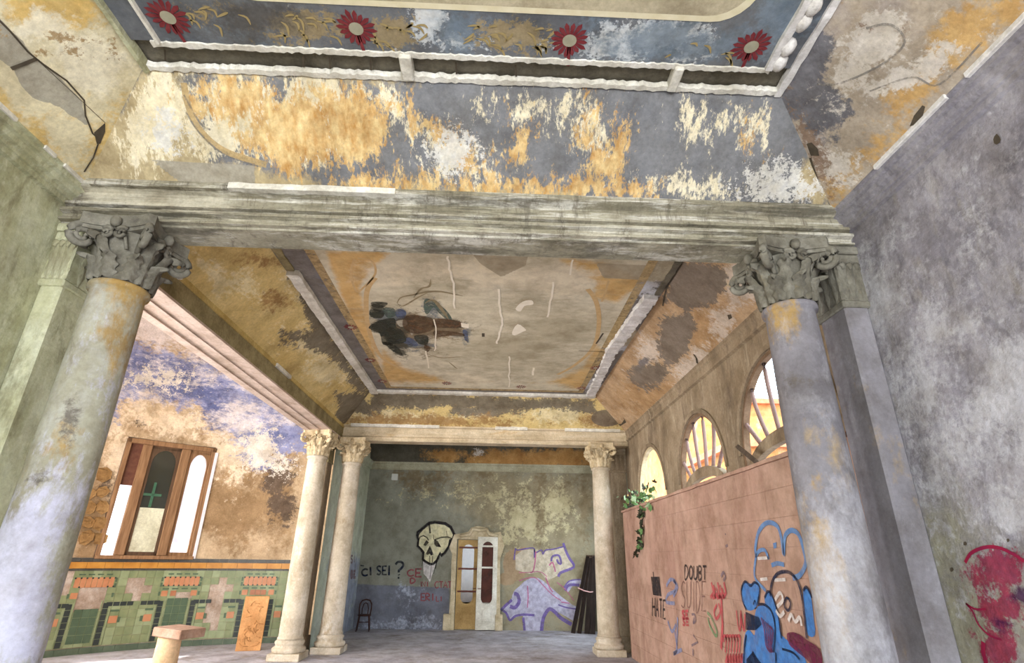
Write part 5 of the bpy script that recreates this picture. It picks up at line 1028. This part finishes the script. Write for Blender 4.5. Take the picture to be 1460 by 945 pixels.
column(-2.955, 3.93, 'mossy grey green column with broken leafy capital beside the green wall', M_stoneL, M_capG, drop=(9, 2, 14), fields={'ochre': (.12, 30, [('e', 175, 410, 40, 26), ('e', 160, 470, 22, 50), ('w', .8, ('e', 95, 640, 30, 40))]), 'lav': (.12, 70, [('w', .7, ('e', 150, 560, 30, 60)), ('w', .8, ('e', 90, 720, 50, 50)), ('p', [(-40, 760), (100, 700), (80, 960), (-60, 960)])]), 'dark': (.1, 14, [('w', .8, ('e', 70, 680, 26, 9)), ('w', .7, ('e', 100, 600, 10, 40))])})
column(2.40, 3.93, 'grey lilac column with dark leafy capital standing at the right end of the pink wall', M_stoneR, M_capB, drop=(3,), fields={'ochre': (.08, 20, [('w', .9, ('e', 1120, 455, 14, 22)), ('e', 1180, 830, 16, 90, -12), ('w', .85, ('e', 1165, 700, 8, 40))]), 'lav': (.15, 110, [('p', [(1150, 780), (1220, 740), (1270, 960), (1170, 960)])]), 'dark': (.1, 14, [('w', .8, ('e', 1150, 545, 30, 6))])})
column(-3.62, 11.6, 'pale peeling column with leafy capital standing by the green tile dado', M_stoneW, M_capW)
column(-3.09, 12.4, 'pale peeling column with leafy capital between the tiled bay and the chair', M_stoneW, M_capW)
column(2.47, 12.4, 'cream peeling column beside the hanging ivy and the pink wall', M_stoneW, M_capW)

def pilaster(x0, x1, y0, y1, label, mat, capmat, side):
    """square pier against a wall; side = +1 when it projects to +x"""
    t = empty('pilaster', ((x0+x1)/2, (y0+y1)/2, 0), label, 'pilaster'); hx, hy = (x1-x0)/2, (y1-y0)/2
    mb = MB(); mb.box(-hx, hx, -hy, hy, 0, ZCAP-.02); mb.box(-hx-.04, hx+.04, -hy-.04, hy+.04, 0, .3); mb.build('shaft', mat, t, bevel=.015)
    mb = MB(); e = .02
    for z0, z1, g in ((ZCAP-.04, ZCAP+.02, e), (ZCAP+.02, ZCAP+.36, .012), (ZCAP+.36, ZCAP+.44, e), (ZCAP+.44, ZS, e*2)): mb.box(-hx-g, hx+g, -hy-g, hy+g, z0, z1)
    cpo = mb.build('capital', capmat, t, bevel=.01)
    for k in range(3):
        for s, (px, py, a) in enumerate(((side*hx, (k-1)*hy*.66, 0 if side > 0 else PI), ((k-1)*hx*.6, -hy, -PI/2))):
            o = link('acanthus_leaf', LEAF2, None, cpo); o.location = (px, py, ZCAP); o.rotation_euler[2] = a; o.scale = (.3, .8, 1); o.material_slots[0].link = 'OBJECT'; o.material_slots[0].material = capmat
    return t
pilaster(XL+.002, -3.33, 3.84, 4.6, 'streaked pier at the end of the green wall behind the mossy column', M_left, M_left, 1)
pilaster(2.78, XR-.002, 3.80, 4.14, 'narrow grey pilaster on the lilac wall behind the grey column', M_stoneR, M_capB, -1)
pilaster(2.80, WX-.002, 12.78, 13.05, 'brown pilaster on the window wall behind the ivy', M_winwall, M_winwall, -1)
pilaster(-3.80, -3.54, 12.1, 12.46, 'square pier between the two pale peeling columns', M_winwall, M_beamL, 1)

# ------------------------------------------------------------------ loose things
def stick(mb, a, b, r, n=8): mb.tube([a, b], r, n)
q = at_y(517, 890, 15.85)
ch = empty('chair', (q[0]+.02, 15.85, 0), 'small dark bentwood chair standing against the far wall', 'chair', rz=.15)
M_chair = wood('dark_chair_wood', (44, 28, 24), (78, 50, 42)); S = .80
mb = MB(); mb.lathe([(.001, .43*S), (.2*S, .43*S), (.215*S, .44*S), (.215*S, .46*S), (.2*S, .47*S), (.001, .47*S)], 24); mb.build('seat', M_chair, ch, True)
for sx, sy in ((-1, -1), (1, -1), (-1, 1), (1, 1)):
    mb = MB(); mb.tube([(sx*.15*S, sy*.15*S, .44*S), (sx*.175*S, sy*.175*S, .22*S), (sx*.20*S, sy*.205*S, 0)], [.026*S, .023*S, .018*S], 8); mb.build('leg', M_chair, ch, True)
mb = MB(); mb.tube([(-.17*S, .16*S, .44*S), (-.19*S, .19*S, .62*S), (-.185*S, .22*S, .76*S), (-.12*S, .24*S, .86*S), (0, .245*S, .89*S), (.12*S, .24*S, .86*S), (.185*S, .22*S, .76*S), (.19*S, .19*S, .62*S), (.17*S, .16*S, .44*S)], .022*S, 8); bk = mb.build('backrest', M_chair, ch, True)
mb = MB(); mb.tube([(-.09*S, .17*S, .45*S), (-.10*S, .20*S, .62*S), (-.06*S, .225*S, .76*S), (0, .232*S, .79*S), (.06*S, .225*S, .76*S), (.10*S, .20*S, .62*S), (.09*S, .17*S, .45*S)], .016*S, 8); mb.build('inner_hoop', M_chair, bk, True)
mb = MB(); mb.tube([(.16*S*math.cos(t), .16*S*math.sin(t), .25*S) for t in np.linspace(0, 2*PI, 21)[:-1]], .009*S, 6, True); mb.build('leg_ring', M_chair, ch, True)

ped = empty('stone_pedestal', (-3.5, 7.0, 0), 'stone slab on a round pale stub pillar in front of the green tiles', 'pedestal', rz=-.42)
mb = MB(); mb.lathe([(.15, 0), (.155, .04), (.135, .07), (.13, .5), (.118, .86), (.118, .93)], 28); mb.build('pillar', plaster('peach_pillar_stone', [(206, 168, 126), (222, 190, 150)], 3.0), ped, True)
mb = MB(); M_ = Matrix.Rotation(math.radians(2.0), 4, 'Y'); mb.box(-.13, .30, -.16, .16, .915, 1.005, M_); mb.build('slab', plaster('red_grey_slab', [(142, 108, 88), (168, 134, 112), (178, 150, 132)], 6.0, bump=.3), ped, bevel=.008)

M_board = plaster('orange_relief_board', [(196, 140, 88), (214, 162, 110)], 4.0, bump=.2)
p0, p1 = at_z(353, 928, 0), None
bd = empty('relief_panel', (p0[0], p0[1], 0), 'orange terracotta panel with a faint relief leaning against the tile dado', 'panel', rz=.28)
Mt = Matrix.Rotation(-.16, 4, 'X')
mb = MB(); mb.box(-.23, .23, 0, .05, 0, .98, Mt); mb.build('board', M_board, bd, bevel=.006)
M_rel = M_board; mb = MB()
for k in range(26):
    z = .12+.8*random.random(); x = random.uniform(-.15, .15); a_ = random.uniform(0, PI); l = random.uniform(.03, .07); pts = []
    for t in np.linspace(-1, 1, 5): pts.append(tuple(Mt @ Vector((x+l*t*math.cos(a_)+.02*t*t, -.006, z+l*t*math.sin(a_)))))
    mb.tube(pts, .007, 5)
for s in (-1, 1): mb.tube([tuple(Mt @ Vector((s*.02+s*.16*math.sin(t), -.006, .14-.06*math.cos(t)))) for t in np.linspace(0, 1.6, 8)], .008, 5)
mb.build('relief_scroll', M_rel, bd, True)

# dark planks leaning in the far corner, tied with tape
M_plank = wood('dark_plank_wood', (26, 20, 18), (54, 42, 36))
for kq, (bx, tx, w, lab) in enumerate(((817, 839, .13, 'dark leaning plank, the most slanted of the tied bundle'), (826, 842, .12, 'dark leaning plank in the middle of the tied bundle'), (837, 844, .14, 'dark upright plank of the tied bundle, second from the column'), (845, 848, .13, 'dark upright plank of the tied bundle nearest the column'))):
    b0 = at_z(bx, 907, 0); y0 = YF-.47-.055*kq; xb = at_y(bx, 907, y0)[0]; tp = at_y(tx, 791+random.uniform(0, 3), YF-.10-.055*kq)
    o = empty('leaning_plank', (xb, y0, 0), lab, 'plank', 'planks leaning in the far corner')
    d = Vector((tp[0]-xb, tp[1]-y0, tp[2])); mb = MB(); Mq = d.to_track_quat('Z', 'Y').to_matrix().to_4x4(); mb.box(-w/2, w/2, -.02, .02, 0, d.length, Mq); mb.build('board', M_plank, o, bevel=.004)
    mb = MB(); mb.box(-w/2-.001, w/2+.001, -.022, .022, d.length-.03, d.length+.001, Mq); mb.build('end_grain', wood('plank_end_wood', (80, 66, 54), (110, 92, 76)), o)
mb = MB(); ya = 15.60
mb.tube([at_y(824, 838, YF-.315), at_y(833, 842, YF-.37), at_y(841, 844, YF-.425), at_y(852, 843, YF-.475)], .014, 5)
tag(mb.build('barrier_tape', paint('red_white_tape', (206, 120, 116), (226, 200, 196), scale=30)), 'thin red and white tape tied across the dark planks', 'tape')

# ivy on top of the pink wall
iv = empty('ivy_plant', (PX_+.1, 11.7, 2.72), 'green ivy sprawling over the pink wall top with one hanging strand', 'plant')
M_ivy = paint('ivy_green', (70, 104, 62), (112, 142, 84), scale=4); M_ivyd = paint('ivy_dark_dry', (44, 46, 34), (64, 64, 46)); M_ivyl = paint('ivy_pale', (150, 176, 130), (178, 198, 160))
me_leaf = bpy.data.meshes.new('ivy_leaf'); me_leaf.from_pydata([(0, 0, 0), (.35, .1, .06), (.5, .5, .02), (.18, .62, .05), (0, 1.0, -.05), (-.18, .62, .05), (-.5, .5, .02), (-.35, .1, .06), (0, .4, -.06)], [], [(0, 1, 8), (1, 2, 8), (2, 3, 8), (3, 4, 8), (4, 5, 8), (5, 6, 8), (6, 7, 8), (7, 0, 8)]); me_leaf.materials.append(M_ivy)
def ivleaf(p, s, m_):
    o = link('leaf', me_leaf, None, iv); o.location = Vector(p)-Vector(iv.location); o.scale = (s,)*3; o.rotation_euler = (random.uniform(0, 6), random.uniform(0, 6), random.uniform(0, 6)); o.material_slots[0].link = 'OBJECT'; o.material_slots[0].material = m_
top = [at_x(x, y, PX_+.02) for x, y in ((892, 722), (900, 716), (908, 712), (916, 708), (924, 706), (914, 720), (926, 722))]
loc = Vector(iv.location)
mb = MB(); mb.tube([Vector(p)-loc for p in top[:5]], .012, 5); mb.build('stem', M_ivyd, iv)
for k in range(95):
    p = top[random.randrange(len(top))]; ivleaf((p[0]+random.uniform(-.10, .12), p[1]+random.uniform(-.35, .35), p[2]+random.uniform(-.05, .22)), random.uniform(.06, .13), random.choice((M_ivy, M_ivy, M_ivyl, M_ivyd)))
hang = [at_x(x, y, PX_-.04) for x, y in ((914, 724), (917, 738), (914, 752), (915, 766), (912, 778), (906, 792))]
mb = MB(); mb.tube([Vector(p)-loc for p in hang], .008, 5); mb.build('hanging_stem', M_ivyd, iv)
for k in range(48):
    i = random.randrange(len(hang)-1); t = random.random(); p = hang[i]*(1-t)+hang[i+1]*t; ivleaf((p[0]+random.uniform(-.03, .01), p[1]+random.uniform(-.12, .12), p[2]+random.uniform(-.04, .04)), random.uniform(.07, .12), random.choice((M_ivyd, M_ivyd, M_ivy)))

# ------------------------------------------------------------------ outside
g = quad('ground_outside', (-60, -40, -.4), (60, -40, -.4), (60, 80, -.4), (-60, 80, -.4), 20, plaster('pale_gravel', [(168, 160, 146), (196, 190, 178)], .6)); struct(g, 'pale gravel ground around the building')
def house(name, x0, x1, y0, y1, h, mat, label, face, wins):
    t = empty(name, ((x0+x1)/2, (y0+y1)/2, -.4), label, 'building'); cx, cy = (x0+x1)/2, (y0+y1)/2
    mb = MB(); mb.box(x0-cx, x1-cx, y0-cy, y1-cy, 0, h); mb.build('walls', mat, t)
    mb = MB(); mb.box(x0-cx-.3, x1-cx+.3, y0-cy-.3, y1-cy+.3, h, h+.25); mb.build('roof', plaster('clay_roof', [(170, 110, 80), (190, 130, 100)], 2.0), t)
    for a_, z in wins:
        mb = MB(); 
        if face == 'x': mb.box(x0-cx-.06, x0-cx+.1, a_-cy-.5, a_-cy+.5, z, z+1.6)
        else: mb.box(a_-cx-.5, a_-cx+.5, y0-cy-.06, y0-cy+.1, z, z+1.6)
        o = mb.build('window', paint('pale_shutter', (150, 158, 168), (176, 184, 194)), t)
        mb = MB()
        if face == 'x': mb.box(x0-cx-.08, x0-cx-.05, a_-cy-.04, a_-cy+.04, z, z+1.6)
        else: mb.box(a_-cx-.04, a_-cx+.04, y0-cy-.08, y0-cy-.05, z, z+1.6)
        mb.build('window_bar', M_white, o)
    return t
M_och = plaster('ochre_facade', [(176, 112, 64), (192, 130, 80), (200, 146, 98)], .8, patches=[((196, 170, 140), (208, 186, 158), 1.0, .6, .05, (1, 1, .4))])
house('ochre_house', 9.0, 15, 26.2, 44, 9.5, M_och, 'sunlit ochre house seen through the bare arched window', 'x', [(41, 3.0)])
house('ochre_annex', 9.4, 14, 20.5, 25.4, 6.2, M_och, 'low ochre annex seen through the fan shaped window', 'x', [])
house('white_house', -30, -14.5, 24.0, 34, 8.0, plaster('white_facade', [(176, 170, 178), (196, 190, 196)], .8), 'white house seen through the timber window', 'y', [(-17.0, 3.2), (-20.2, 3.2), (-23.4, 3.2), (-17.0, .8), (-20.2, .8)])
